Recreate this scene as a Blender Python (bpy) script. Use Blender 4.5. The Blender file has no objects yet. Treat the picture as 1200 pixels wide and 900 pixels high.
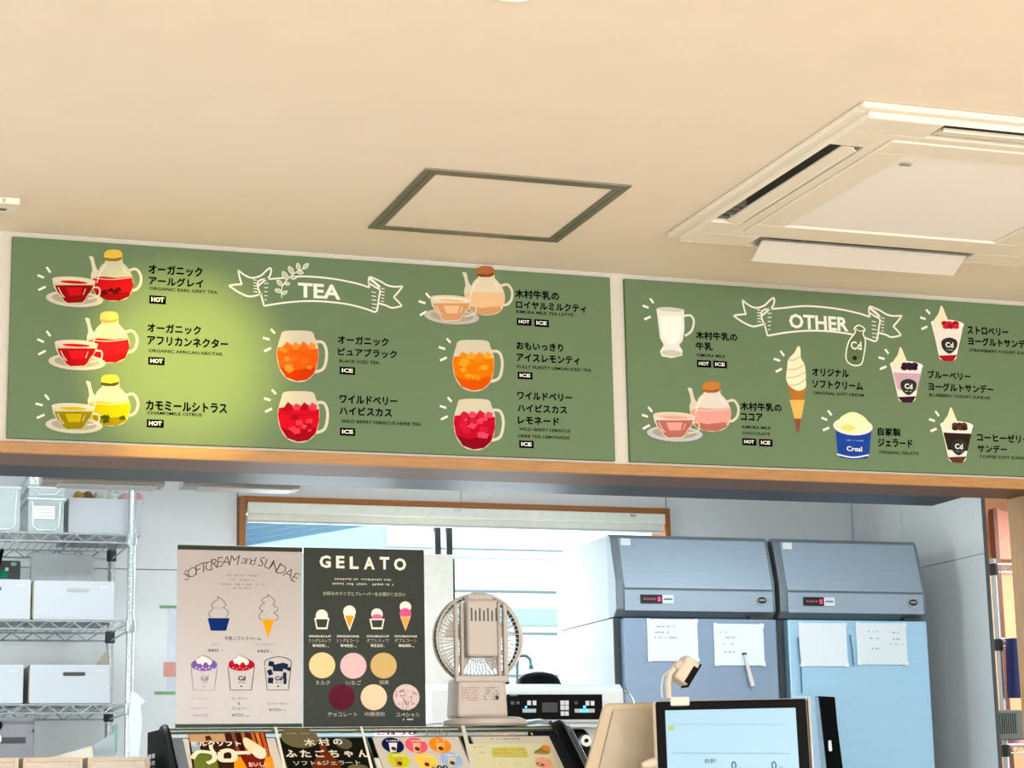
import bpy, bmesh, math, random
from mathutils import Vector, Matrix
R = random.Random(7)
SC = bpy.context.scene
COL = SC.collection
PI = math.pi

# ------------------------------------------------------------------ camera
FPX = 2421.8
MC = Matrix(((0.94539, -0.04740, -0.32247), (-0.32533, -0.19742, -0.92476), (-0.01982, 0.97917, -0.20206)))  # world axes in camera space
CAM = Vector((0.0, -4.65, 1.1))
cd = bpy.data.cameras.new('camera'); cam = bpy.data.objects.new('camera', cd); COL.objects.link(cam)
mw = MC.to_4x4(); mw.translation = CAM
cam.matrix_world = mw
cd.sensor_width = 36.0; cd.lens = 36.0 * FPX / 1200.0; cd.clip_start = 0.05; cd.clip_end = 200
SC.camera = cam

# ------------------------------------------------------------------ world, lights, exposure
w = bpy.data.worlds.new('sky'); SC.world = w; w.use_nodes = True
wn = w.node_tree.nodes; wl = w.node_tree.links
bg = wn['Background']
tc = wn.new('ShaderNodeTexCoord'); sx = wn.new('ShaderNodeSeparateXYZ'); cr = wn.new('ShaderNodeValToRGB')
wl.new(tc.outputs['Generated'], sx.inputs[0]); wl.new(sx.outputs['Z'], cr.inputs[0]); wl.new(cr.outputs[0], bg.inputs[0])
cr.color_ramp.elements[0].color = (0.90, 0.97, 1.0, 1); cr.color_ramp.elements[1].color = (0.62, 0.82, 1.0, 1)
bg.inputs[1].default_value = 2.2

def area(name, loc, rot, sx_, sy_, power, col, spread=PI):
    l = bpy.data.lights.new(name, 'AREA'); l.shape = 'RECTANGLE'; l.size = sx_; l.size_y = sy_; l.energy = power; l.color = col; l.spread = spread
    o = bpy.data.objects.new(name, l); COL.objects.link(o); o.location = loc; o.rotation_euler = rot; return o
WARM = (1.0, 0.95, 0.91); COOL = (0.84, 0.95, 1.0); NEUT = (1.0, 0.98, 0.95)
# fill light added at the unseen rear end of the dining room
area('rear_fill_light', (1.5, -7.9, 1.25), (R_ := math.radians(90), 0, 0), 5.0, 1.7, 128, NEUT)
area('kitchen_left_added_light', (-1.42, .75, 1.2), (R_, 0, -R_), .9, 1.0, 26, COOL)  # added side light for the fridge's shadow; the left wall has no window
for lx, ly in ((.2, -2.6), (2.4, -2.8), (4.2, -2.2), (1.2, -5.2), (3.6, -5.2)): area('dining_bounce_light', (lx, ly, 2.39), (0, 0, 0), .35, .35, 13, WARM)  # unseen lamps added so light bounces off the floor onto the ceiling
# kitchen ceiling light panels
area('kitchen_panel_light', (0.8, 1.1, 2.36), (0, 0, 0), 1.2, 0.3, 19, COOL)
area('kitchen_panel_light', (3.2, .7, 2.36), (0, 0, 0), 1.0, 0.3, 10, COOL)
area('side_room_light', (5.2, 2.2, 2.36), (0, 0, 0), 1.0, 0.6, 24, (1, .93, .88))
area('window_daylight', (2.3, 2.85, 1.75), (-R_, 0, 0), 1.5, 0.8, 16, COOL)
# spotlight on the menu board
def spot(name, loc, target, power, size, blend, col, rad=0.03):
    l = bpy.data.lights.new(name, 'SPOT'); l.energy = power; l.spot_size = size; l.spot_blend = blend; l.color = col; l.shadow_soft_size = rad
    o = bpy.data.objects.new(name, l); COL.objects.link(o); o.location = loc
    d = Vector(target) - Vector(loc); o.rotation_euler = d.to_track_quat('-Z', 'Y').to_euler(); return o
spot('menu_spotlight', (0.78, -1.15, 2.33), (0.82, 0, 2.12), 78, math.radians(27), 1.0, (1.0, 0.74, 0.14))
SC.view_settings.view_transform = 'Standard'; SC.view_settings.look = 'None'; SC.view_settings.gamma = 1.0
SC.view_settings.use_curve_mapping = False
SC.view_settings.exposure = 0.82
SC.cycles.max_bounces = 8; SC.cycles.diffuse_bounces = 4; SC.cycles.transparent_max_bounces = 12
SC.cycles.sample_clamp_indirect = 4.0

# ------------------------------------------------------------------ materials
def hx(h):
    v = [int(h[i:i+2], 16) / 255 for i in (0, 2, 4)]
    return tuple((c / 12.92 if c <= .04045 else ((c + .055) / 1.055) ** 2.4) for c in v) + (1,)
MATS = {}
def mat(h, rough=.5, metal=0., var=.04, scale=30., bump=0., stretch=None, emit=0., name=None, spec=.5):
    key = (h, rough, metal, var, scale, bump, stretch, emit, spec)
    if key in MATS: return MATS[key]
    m = bpy.data.materials.new(name or 'surface_' + h); m.use_nodes = True
    n = m.node_tree.nodes; l = m.node_tree.links; p = n['Principled BSDF']
    c = hx(h)
    p.inputs['Roughness'].default_value = rough; p.inputs['Metallic'].default_value = metal
    p.inputs['Specular IOR Level'].default_value = spec
    if var or bump:
        t = n.new('ShaderNodeTexCoord'); mp = n.new('ShaderNodeMapping'); nz = n.new('ShaderNodeTexNoise')
        nz.inputs['Scale'].default_value = scale; nz.inputs['Detail'].default_value = 3
        if stretch: mp.inputs['Scale'].default_value = stretch
        l.new(t.outputs['Object'], mp.inputs[0]); l.new(mp.outputs[0], nz.inputs['Vector'])
        r = n.new('ShaderNodeValToRGB')
        r.color_ramp.elements[0].position = .3; r.color_ramp.elements[1].position = .7
        r.color_ramp.elements[0].color = tuple(min(1, x * (1 - var)) for x in c[:3]) + (1,)
        r.color_ramp.elements[1].color = tuple(min(1, x * (1 + var)) for x in c[:3]) + (1,)
        l.new(nz.outputs['Fac'], r.inputs[0]); l.new(r.outputs[0], p.inputs['Base Color'])
        if bump:
            b = n.new('ShaderNodeBump'); b.inputs['Strength'].default_value = bump; b.inputs['Distance'].default_value = .002
            l.new(nz.outputs['Fac'], b.inputs['Height']); l.new(b.outputs[0], p.inputs['Normal'])
    else:
        p.inputs['Base Color'].default_value = c
    if emit:
        p.inputs['Emission Color'].default_value = c; p.inputs['Emission Strength'].default_value = emit
    MATS[key] = m; return m
def clear(h, alpha=.25, rough=.1):
    key = ('clear', h, alpha)
    if key in MATS: return MATS[key]
    m = mat(h, rough=rough, var=.02); m = m.copy(); m.name = 'clear_' + h
    m.node_tree.nodes['Principled BSDF'].inputs['Alpha'].default_value = alpha
    MATS[key] = m; return m
INK = lambda h: mat(h, rough=.8, var=0., spec=.0)
CEIL = mat('f0e6d8', .9, var=.015, scale=8, bump=.15, name='ceiling_paint')
WALL = mat('d3cfc5', .85, var=.02, scale=60, bump=.1, name='wallpaper')
KW = mat('eff3f4', .35, var=.01, name='kitchen_panel')
WOOD = mat('a87a44', .45, var=.14, scale=14, stretch=(1, 14, 14), name='oak_trim')
WOODV = mat('a8834f', .45, var=.14, scale=14, stretch=(14, 14, 1), name='oak_post')
WINW = mat('a8672c', .4, var=.15, scale=14, stretch=(1, 12, 12), name='window_wood')
WHITE = mat('dcdad4', .45, var=.01); ACW = mat('f2ecdf', .5, var=.01); CREAM = mat('c4b8a6', .45, var=.01)
STEEL = mat('aab4bd', .35, .7, var=.03, scale=8, stretch=(1, 1, 12), name='brushed_steel')
CHROME = mat('c8d0d4', .2, .9, var=0); BLACK = mat('08090a', .4, var=0, spec=.06); DARK = mat('2a2c2e', .4, var=.02)
ALU = mat('8f8d80', .4, .6, var=.02)

# ------------------------------------------------------------------ mesh builder
class MB:
    def __init__(s, xf=None): s.v = []; s.f = []; s.m = []; s.xf = xf; s.mi = 0
    def add(s, vs, fs):
        b = len(s.v)
        for p in vs:
            p = Vector(p); s.v.append(s.xf @ p if s.xf else p)
        for f in fs: s.f.append([b + i for i in f]); s.m.append(s.mi)
        return s
    def box(s, x0, y0, z0, x1, y1, z1):
        vs = [(x, y, z) for z in (z0, z1) for y in (y0, y1) for x in (x0, x1)]
        return s.add(vs, [(0, 2, 3, 1), (4, 5, 7, 6), (0, 1, 5, 4), (2, 6, 7, 3), (0, 4, 6, 2), (1, 3, 7, 5)])
    def tube(s, pts, r, n=8, caps=True):
        pts = [Vector(p) for p in pts]; rs = r if isinstance(r, (list, tuple)) else [r] * len(pts)
        vs = []; fs = []; pu = None
        for i, p in enumerate(pts):
            d = (pts[min(i + 1, len(pts) - 1)] - pts[max(i - 1, 0)]).normalized()
            u = (pu - d * pu.dot(d)) if pu else d.orthogonal()
            u.normalize(); pu = u; w_ = d.cross(u)
            for k in range(n):
                a = 2 * PI * k / n; vs.append(p + (u * math.cos(a) + w_ * math.sin(a)) * rs[i])
        for i in range(len(pts) - 1):
            for k in range(n):
                a, b = i * n + k, i * n + (k + 1) % n; fs.append((a, b, b + n, a + n))
        if caps: fs.append(list(range(n))[::-1]); fs.append([(len(pts) - 1) * n + k for k in range(n)])
        return s.add(vs, fs)
    def lathe(s, prof, c, n=24, axis='z'):
        vs = []; fs = []
        for (r, h) in prof:
            for k in range(n):
                a = 2 * PI * k / n; q = (r * math.cos(a), r * math.sin(a), h)
                if axis == 'y': q = (q[0], q[2], q[1])
                vs.append(Vector(c) + Vector(q))
        m = len(prof)
        for i in range(m - 1):
            for k in range(n):
                a, b = i * n + k, i * n + (k + 1) % n; fs.append((a, b, b + n, a + n))
        fs.append(list(range(n))[::-1]); fs.append([(m - 1) * n + k for k in range(n)])
        return s.add(vs, fs)
    def prism(s, poly, a, b, axis='x'):
        """poly in the two other axes (order y,z / x,z / x,y), extruded a..b"""
        def q(p, t): return {'x': (t, p[0], p[1]), 'y': (p[0], t, p[1]), 'z': (p[0], p[1], t)}[axis]
        n = len(poly); vs = [q(p, a) for p in poly] + [q(p, b) for p in poly]
        return s.add(vs, [list(range(n))[::-1], [n + i for i in range(n)]] + [(i, (i + 1) % n, n + (i + 1) % n, n + i) for i in range(n)])
    def ball(s, c, rx, ry, rz, n=14, m=8, lump=0.):
        vs = []; fs = []
        for j in range(m + 1):
            t = PI * j / m
            for k in range(n):
                a = 2 * PI * k / n; q = 1 + lump * R.uniform(-1, 1)
                vs.append((c[0] + rx * math.sin(t) * math.cos(a) * q, c[1] + ry * math.sin(t) * math.sin(a) * q, c[2] + rz * math.cos(t) * q))
        for j in range(m):
            for k in range(n):
                a, b = j * n + k, j * n + (k + 1) % n; fs.append((a, a + n, b + n, b))
        return s.add(vs, fs)
ORG = {}
def obj(name, mb, mats, parent=None, bevel=0., smooth=False, origin=None):
    me = bpy.data.meshes.new(name)
    if parent is None:
        if origin is None:
            xs = [p.x for p in mb.v]; ys = [p.y for p in mb.v]; zs = [p.z for p in mb.v]
            origin = Vector(((min(xs) + max(xs)) / 2, (min(ys) + max(ys)) / 2, min(zs)))
        o0 = Vector(origin); rel = Vector((0, 0, 0))
    else:
        o0 = ORG[parent.name]
    me.from_pydata([tuple(p - o0) for p in mb.v], [], mb.f)
    for m in (mats if isinstance(mats, (list, tuple)) else [mats]): me.materials.append(m)
    me.polygons.foreach_set('material_index', mb.m)
    if smooth: me.polygons.foreach_set('use_smooth', [True] * len(mb.f))
    bm = bmesh.new(); bm.from_mesh(me); bmesh.ops.recalc_face_normals(bm, faces=bm.faces); bm.to_mesh(me); bm.free()
    o = bpy.data.objects.new(name, me); COL.objects.link(o)
    if parent is None: o.location = o0
    else: o.parent = parent
    ORG[o.name] = o0
    if bevel:
        b = o.modifiers.new('bevel', 'BEVEL'); b.width = bevel; b.segments = 2; b.limit_method = 'ANGLE'
    if smooth:
        try: me.set_sharp_from_angle(angle=math.radians(38))
        except Exception: pass
    return o
def tag(o, label, cat, group=None, kind=None):
    o['label'] = label; o['category'] = cat
    if group: o['group'] = group
    if kind: o['kind'] = kind
    return o
def thing(name, loc, label, cat, group=None):
    o = bpy.data.objects.new(name, None); COL.objects.link(o); o.location = loc; o.empty_display_size = .05
    ORG[o.name] = Vector(loc); return tag(o, label, cat, group)
def struct(name, mb, m, parent=None, **k):
    o = obj(name, mb, m, parent, **k)
    if parent is None: o['kind'] = 'structure'
    return o
def bx(*a): return MB().box(*a)

# point of a vertical plane y (or a height z) that the photograph shows at pixel p
def ray(p): return MC @ Vector((p[0] - 600, 450 - p[1], -FPX))
def PY(p, y): r = ray(p); return CAM + r * ((y - CAM.y) / r.y)

# ------------------------------------------------------------------ flat print on a sheet
TXT = {}
def text_mesh(s, bold=0.):
    if (s, bold) in TXT: return TXT[(s, bold)]
    cu = bpy.data.curves.new('t', 'FONT'); cu.body = s; cu.size = 1; cu.resolution_u = 2; cu.offset = bold
    cu.dimensions = '2D'
    o = bpy.data.objects.new('t', cu); COL.objects.link(o)
    dg = bpy.context.evaluated_depsgraph_get()
    me = bpy.data.meshes.new_from_object(o.evaluated_get(dg), depsgraph=dg)
    v = [(p.co.x, p.co.y) for p in me.vertices]; f = [tuple(p.vertices) for p in me.polygons]
    bpy.data.meshes.remove(me); bpy.data.objects.remove(o); bpy.data.curves.remove(cu)
    TXT[(s, bold)] = (v, f); return v, f
def catmull(pts, closed=False, k=5):
    n = len(pts); out = []
    g = (lambda i: pts[i % n]) if closed else (lambda i: pts[min(max(i, 0), n - 1)])
    for i in range(n if closed else n - 1):
        p0, p1, p2, p3 = g(i - 1), g(i), g(i + 1), g(i + 2)
        for j in range(k):
            t = j / k
            out.append(tuple(.5 * ((2 * p1[a]) + (-p0[a] + p2[a]) * t + (2 * p0[a] - 5 * p1[a] + 4 * p2[a] - p3[a]) * t * t + (-p0[a] + 3 * p1[a] - 3 * p2[a] + p3[a]) * t ** 3) for a in (0, 1)))
    if not closed: out.append(pts[-1])
    return out
class Sheet:
    """a flat printed face: origin O, axes U (right) and V (up), printed things are thin film on it"""
    def __init__(s, O, U, V, owner):
        s.O = Vector(O); s.U = Vector(U).normalized(); s.V = Vector(V).normalized(); s.N = s.U.cross(s.V)
        s.owner = owner; s.cur = None; s.lay = 0
    def uv(s, p):
        r = ray(p); t = (s.O - CAM).dot(s.N) / r.dot(s.N); q = CAM + r * t - s.O
        return (q.dot(s.U), q.dot(s.V))
    def loc(s, p):
        a = s.uv(p); b = s.uv((p[0] + 10, p[1] + 10 * s.slope(p))); c = s.uv((p[0], p[1] + 10))
        return a, (b[0] - a[0]) / 10, (a[1] - c[1]) / 10
    def slope(s, p):
        a = s.uv(p); b = s.uv((p[0] + 10, p[1])); c = s.uv((p[0], p[1] + 10))
        return (b[1] - a[1]) / (a[1] - c[1])
    def begin(s, name, mats=None): s.cur = MB(); s.name = name; s.mats = []; s.lay = 0; return s
    def _m(s, m):
        if m not in s.mats: s.mats.append(m)
        s.cur.mi = s.mats.index(m)
    def film(s, uvs, faces, m, h=None):
        s._m(m)
        if h is None: s.lay += 1; h = s.lay
        e = .0004 + .00012 * h
        s.cur.add([s.O + s.U * a + s.V * b + s.N * e for a, b in uvs], faces)
    def poly(s, px, m, smooth=False, h=None):
        if smooth: px = catmull(px, True, 4)
        s.film([s.uv(p) for p in px], [list(range(len(px)))], m, h)
    def line(s, px, wpx, m, smooth=True, closed=False, h=None):
        if smooth: px = catmull(px, closed, 4)
        if closed: px = list(px) + [px[0]]
        _, su, sv = s.loc(px[0]); hw = wpx * (su + sv) / 4
        q = [Vector(s.uv(p)) for p in px]; vs = []; fs = []
        for i, p in enumerate(q):
            d = q[min(i + 1, len(q) - 1)] - q[max(i - 1, 0)]
            if d.length < 1e-9: d = Vector((1, 0))
            d.normalize(); nrm = Vector((-d.y, d.x)) * hw
            vs += [tuple(p + nrm), tuple(p - nrm)]
        for i in range(len(q) - 1): fs.append((2 * i, 2 * i + 1, 2 * i + 3, 2 * i + 2))
        s.film(vs, fs, m, h)
    def ell(s, c, rx, ry, m, h=None, n=20, a0=0, a1=2 * PI, lump=0):
        a, su, sv = s.loc(c)
        k = n if a1 - a0 > 6.2 else n + 1
        s.film([(a[0] + rx * su * math.cos(a0 + (a1 - a0) * i / n) * (1 + lump * R.uniform(-1, 1)), a[1] + ry * sv * math.sin(a0 + (a1 - a0) * i / n) * (1 + lump * R.uniform(-1, 1))) for i in range(k)], [list(range(k))], m, h)
    def rect(s, x0, y0, x1, y1, m, h=None):
        a, su, sv = s.loc((x0, y0)); W = (x1 - x0) * su; H = (y1 - y0) * sv
        s.film([(a[0], a[1]), (a[0] + W, a[1]), (a[0] + W, a[1] - H), (a[0], a[1] - H)], [(0, 3, 2, 1)], m, h)
    def text(s, t, x0, y0, x1, y1, m, bold=.02, h=None, rot=0., nat=False, shear=0.):
        """y0, y1: top and bottom at the left end"""
        cjk = ord(max(t)) > 0x3000
        v, f = text_mesh(t, 0. if cjk else bold)
        if not v: return
        xs = [p[0] for p in v]; ys = [p[1] for p in v]
        a, su, sv = s.loc((x0, (y0 + y1) / 2)); b = s.uv((x1, (y0 + y1) / 2 + (x1 - x0) * s.slope((x0, y0))))
        W = b[0] - a[0]; H = (y1 - y0) * sv
        kx = W / (max(xs) - min(xs)); ky = H / (max(ys) - min(ys)) if max(ys) - min(ys) > .3 else kx
        if nat: kx = ky
        cx, cy = a[0] + W / 2, a[1]; out = []
        mx, my = (min(xs) + max(xs)) / 2, (min(ys) + max(ys)) / 2
        for p in v:
            u, w_ = (p[0] - mx) * kx + shear * (p[1] - my) * ky, (p[1] - my) * ky
            out.append((cx + u * math.cos(rot) - w_ * math.sin(rot), cy + u * math.sin(rot) + w_ * math.cos(rot)))
        d = .042 * ky * bold / .02 if cjk else 0
        if d:
            s.film([(a_ - d / 2, b_ - d / 2) for a_, b_ in out], f, m, h)
            s.film([(a_ + d / 2, b_ - d / 2) for a_, b_ in out], f, m, h); s.film([(a_, b_ + d / 2) for a_, b_ in out], f, m, h)
        else: s.film(out, f, m, h)
    def scrib(s, x0, y, x1, hpx, m, dens=.72):
        """a line of print too small to read"""
        a, su, sv = s.loc((x0, y)); W = (x1 - x0) * su; H = hpx * sv; u = 0; vs = []; fs = []
        s.lay += 1
        while u < W:
            w_ = H * R.uniform(.35, .8)
            if R.random() < dens:
                b = len(vs); k = R.uniform(.1, .4) * H
                vs += [(a[0] + u, a[1] - k * R.random()), (a[0] + u + w_, a[1] - k * R.random()), (a[0] + u + w_ * .9, a[1] - H * R.uniform(.6, 1)), (a[0] + u + .1 * w_, a[1] - H * R.uniform(.4, 1))]
                fs.append((b, b + 3, b + 2, b + 1))
            u += w_ + H * .28
        if vs: s.film(vs, fs, m, s.lay)
    def end(s, parent=None):
        o = obj(s.name, s.cur, s.mats, parent or s.owner)
        return o

# ================================================================== STRUCTURE
CZ = 2.412
struct('floor', bx(-1.5, -8, -.05, 6.6, 0, 0), mat('c0b09a', .5, var=.08, scale=4))
struct('floor_kitchen', bx(-1.5, 0, -.05, 6.6, 3.2, 0), mat('4e5050', .5, var=.08, scale=4))
struct('ceiling', bx(-1.5, -8, CZ, 5.2, 0, CZ + .08), CEIL)
struct('ceiling_kitchen', bx(-1.5, .15, 2.42, 6.6, 3.25, 2.5), mat('d9dcdc', .8))
struct('wall_front', bx(-1.5, 0, 1.927, 5.2, .15, CZ + .08), WALL)
struct('trim_1', bx(-1.5, -.012, 1.90, 5.2, -.0005, 1.927), WOOD, bevel=.002)
struct('trim_4', bx(-1.5, 0, 1.901, 5.2, .16, 1.9265), mat('6e4f3c', .5, var=.14, scale=14, stretch=(1, 14, 14), name='dark_brown_soffit'))  # underside board, coloured darker brown than the fascia
struct('trim_2', bx(3.092, -.012, 0, 3.30, .16, 1.90), WOODV, bevel=.002)
struct('wall_front_right', bx(3.30, 0, 0, 5.2, .15, 1.90), WALL)
struct('wall_rear_left', bx(-1.5, -8.1, 0, -1.2, -8, CZ), WALL)
m = MB(); m.box(-1.2, -8.1, 0, 5.2, -8, .35); m.box(-1.2, -8.1, 2.15, 5.2, -8, CZ); m.box(4.1, -8.1, .35, 5.2, -8, 2.15)
struct('wall_rear', m, WALL)
m = bx(-1.6, -8, 0, -1.5, 3.2, 2.5)
struct('wall_left', m, WALL)
struct('wall_right', bx(5.2, -8, 0, 5.3, .15, CZ), WALL)
# kitchen back wall with the window opening, faced with panels
wx0, wx1, wz0, wz1 = 1.50, 3.188, 1.30, 2.235
m = MB(); m.box(-1.5, 2.72, 0, wx0, 2.82, 2.42); m.box(wx1, 2.72, 0, 4.02, 2.82, 2.42); m.box(wx0, 2.72, 0, wx1, 2.82, wz0); m.box(wx0, 2.72, wz1, wx1, 2.82, 2.42)
wb = struct('wall_back', m, mat('b9c0c2', .7))
g = .0015
for (a, b, z0, z1) in [(-1.5, -.35, 0, 1.965), (-.35, .56, 0, 1.965), (.56, wx0 - .002, 0, 1.965), (-1.5, -.35, 1.965, 2.42), (-.35, .56, 1.965, 2.42), (.56, wx0 - .002, 1.965, 2.42),
                     (wx0, 2.35, wz1 + .002, 2.42), (2.35, wx1, wz1 + .002, 2.42), (wx0, wx1, 0, wz0 - .002), (wx1 + .002, 4.0, 0, 1.965), (wx1 + .002, 4.0, 1.965, 2.42)]:
    struct('panel', bx(a + g, 2.70, z0 + g, b - g, 2.7195, z1 - g), KW, wb)
wr = struct('wall_kitchen_right', bx(4.0065, 1.74, 0, 4.012, 2.82, 2.42), mat('b9c0c2', .7))
for (a, b, z0, z1) in [(1.74, 2.31, 0, 1.965), (2.31, 2.70, 0, 1.965), (1.74, 2.31, 1.965, 2.42), (2.31, 2.70, 1.965, 2.42)]:
    struct('panel', bx(4.0, a + g, z0 + g, 4.006, b - g, z1 - g), KW, wr)
struct('trim_3', bx(3.9995, 1.734, 0, 4.0125, 1.739, 2.42), mat('4c5252', .5))
# side room seen past the right kitchen wall
struct('wall_side_room', bx(4.03, 3.1, 0, 6.6, 3.2, 2.42), mat('eeb488', .7, var=.03))
struct('wall_side_room_right', bx(6.6, .15, 0, 6.7, 3.2, 2.42), WALL)

# window in the back wall
w1 = MB(); t = .022
w1.box(wx0, 2.66, wz0, wx0 + t, 2.80, wz1); w1.box(wx1 - t, 2.66, wz0, wx1, 2.80, wz1); w1.box(wx0 + t, 2.66, wz1 - t, wx1 - t, 2.80, wz1); w1.box(wx0 + t, 2.66, wz0, wx1 - t, 2.80, wz0 + t)
win = struct('window_1', w1, WINW, bevel=.002)
m = MB(); m.box(2.262, 2.752, wz0 + t, 2.285, 2.775, wz1 - t); m.box(2.302, 2.735, wz0 + t, 2.325, 2.75, wz1 - t)
struct('window_mullion', m, mat('23282b', .4, .3), win)
struct('pane', bx(wx0 + t, 2.762, wz0 + t, 2.262, 2.766, wz1 - t), clear('dff2fa', .06), win)
struct('pane', bx(2.325, 2.742, wz0 + t, wx1 - t, 2.746, wz1 - t), clear('dff2fa', .06), win)

# ------------------------------------------------------------------ dark hood behind the lintel
t = thing('ventilation_hood', (1.0, .17, 1.93), 'long dark stainless duct hood running just behind the wooden lintel', 'hood')
obj('hood_body', MB().prism([(.17, 1.903), (.335, 1.903), (.335, 2.40), (.17, 2.40)], -1.4, 2.965), mat('161718', .4, 0., var=.1, scale=3, spec=.3), t, bevel=.003)
obj('edge_lip', bx(-1.4, .3355, 1.905, 2.965, .340, 1.93), mat('5e6468', .3, .7), t)
# two slim grey fixtures under it
for i, (xa, xb, ya) in enumerate([(48, 192, 560), (213, 350, 564)]):
    a = PY((xa, ya), .42); b = PY((xb, ya + 5), .42)
    t = thing('slim_lamp', (a.x, .42, a.z - .016), ['left grey slim lamp housing screwed up behind the lintel above the wire rack', 'right grey slim lamp housing behind the lintel, nearer the window'][i], 'lamp', 'slim lamp housings behind the lintel')
    obj('housing', bx(a.x, .40, a.z - .014, b.x, .47, a.z + .02), mat('92908e', .4, .2), t, bevel=.004)
    m = MB(); m.box(a.x + .04, .396, a.z - .018, b.x - .02, .46, a.z - .0145)
    obj('diffuser', m, mat('a9a5a4', .35), t)
    for x in (a.x + .012, b.x - .012): obj('screw', MB().lathe([(.004, .394), (.004, .40)], (x, 0, a.z - .002), 8, 'y'), CHROME, t)
    obj('hanger', bx((a.x + b.x) / 2 - .02, .42, a.z + .0205, (a.x + b.x) / 2 + .02, .45, 2.42), ALU, t)

# ================================================================== CEILING THINGS
# air conditioner cassette
cx, cy, hw = 2.352, -.86, .475
t = thing('ceiling_air_conditioner', (cx, cy, CZ), 'large square white cassette air conditioner set in the beige ceiling', 'air conditioner')
zb = 2.386
def ringmesh(mb, c, a, b, za, zb_):   # square frame between half widths a>b
    x, y = c
    mb.box(x - a, y - a, za, x + a, y - b, zb_); mb.box(x - a, y + b, za, x + a, y + a, zb_)
    mb.box(x - a, y - b, za, x - b, y + b, zb_); mb.box(x + b, y - b, za, x + a, y + b, zb_)
m = MB(); ringmesh(m, (cx, cy), hw, hw - .022, CZ - .014, CZ - .0005); obj('outer_frame', m, ACW, t, bevel=.004)
# panel with four slot openings: corners + strips
so, si, sl = .452, .372, .285
m = MB()
P1 = hw - .022
z1_ = CZ - .002
ringmesh(m, (cx, cy), P1, so - .003, zb, z1_)
ringmesh(m, (cx, cy), si, .345, zb, z1_)
for sx_ in (-1, 1):
    for sy_ in (-1, 1):
        x0, x1 = sorted((cx + sx_ * sl, cx + sx_ * (so - .003))); y0, y1 = sorted((cy + sy_ * si, cy + sy_ * (so - .003)))
        m.box(x0, y0, zb, x1, y1, z1_)
        x0, x1 = sorted((cx + sx_ * si, cx + sx_ * (so - .003))); y0, y1 = sorted((cy + sy_ * sl, cy + sy_ * si))
        m.box(x0, y0, zb, x1, y1, z1_)
obj('panel', m, ACW, t, bevel=.002)
m = MB(); m.box(cx - P1 + .01, cy - P1 + .01, CZ - .0015, cx + P1 - .01, cy + P1 - .01, CZ - .0003); obj('slot_interior', m, DARK, t)
m = MB(); ringmesh(m, (cx, cy), .342, .272, zb - .003, z1_); obj('grille_frame', m, ACW, t, bevel=.003)
m = MB(); m.box(cx - .268, cy - .268, zb + .002, cx + .268, cy + .268, zb + .006)
obj('intake_grille', m, mat('fbfafa', .6, var=.02, scale=400), t)
obj('indicator', bx(cx - .25, cy - .215, zb - .0025, cx - .225, cy - .205, zb - .0012), mat('8c8a86', .6), t)
# vanes
def vane(cxv, cyv, L, horizontal, ang, wd=.062, drop=.0):
    mb = MB()
    M = Matrix.Translation((cxv, cyv, zb + .006 - drop)) @ (Matrix.Identity(4) if horizontal else Matrix.Rotation(PI / 2, 4, 'Z')) @ Matrix.Rotation(ang, 4, 'X')
    mb.xf = M
    mb.box(-L / 2, -wd / 2, -.002, L / 2, wd / 2, .002); mb.box(-L / 2, -wd / 2, -.005, L / 2, -wd / 2 + .004, .003)
    return mb
obj('vane', vane(cx, cy + .425, .54, True, math.radians(-28), .072, .022), WHITE, t)
obj('vane', vane(cx - .400, cy, .55, False, math.radians(10), .030, .004), ACW, t)
obj('vane', vane(cx, cy - .405, .55, True, math.radians(6), .040, .002), ACW, t)
obj('vane', vane(cx + .412, cy, .55, False, 0, .062), ACW, t)
m = MB()
for k in range(4): m.box(cx - .445, cy + .17 + k * .03, CZ - .02, cx - .415, cy + .18 + k * .03, CZ - .006)
obj('deflector', m, mat('6a665c', .5), t)
# access hatch
t = thing('ceiling_access_hatch', (1.425, -.477, CZ), 'square ceiling access hatch edged with a thin grey aluminium frame', 'hatch')
m = MB(); hc = (1.425, -.478)
ringmesh(m, hc, .231, .2165, CZ - .004, CZ - .0005); ringmesh(m, hc, .2150, .2005, CZ - .004, CZ - .0005); obj('frame', m, ALU, t)
m = MB(); ringmesh(m, hc, .2164, .2151, CZ - .002, CZ - .0004); obj('frame_gap', m, DARK, t)
obj('hatch_panel', bx(hc[0] - .2, hc[1] - .2, CZ - .002, hc[0] + .2, hc[1] + .2, CZ - .0004), CEIL, t)
# emergency light, partly out of frame at the left
t = thing('ceiling_vent_box', (.36, -.23, CZ), 'small white slotted box on the ceiling at the far left edge', 'vent')
obj('housing', bx(.25, -.275, CZ - .016, .415, -.195, CZ - .0005), ACW, t, bevel=.003)
m = MB()
for i in range(7): m.box(.30 + i * .013, -.277, CZ - .013, .306 + i * .013, -.2755, CZ - .005)
obj('slot', m, mat('b9b3a6', .5), t)
obj('slot', bx(.26, -.235, CZ - .0175, .39, -.225, CZ - .0162), DARK, t)
# downlight at top
t = thing('ceiling_downlight', (1.06, -1.668, CZ), 'round warm downlight glowing in the ceiling at the top edge of the picture', 'light')
obj('bezel', MB().lathe([(.052, CZ - .004), (.052, CZ - .0005)], (1.06, -1.668, 0), 32), WHITE, t)
obj('lens', MB().lathe([(.042, CZ - .006), (.042, CZ - .0042)], (1.06, -1.668, 0), 32), mat('fff0c8', .5, var=0, emit=12), t)

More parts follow.
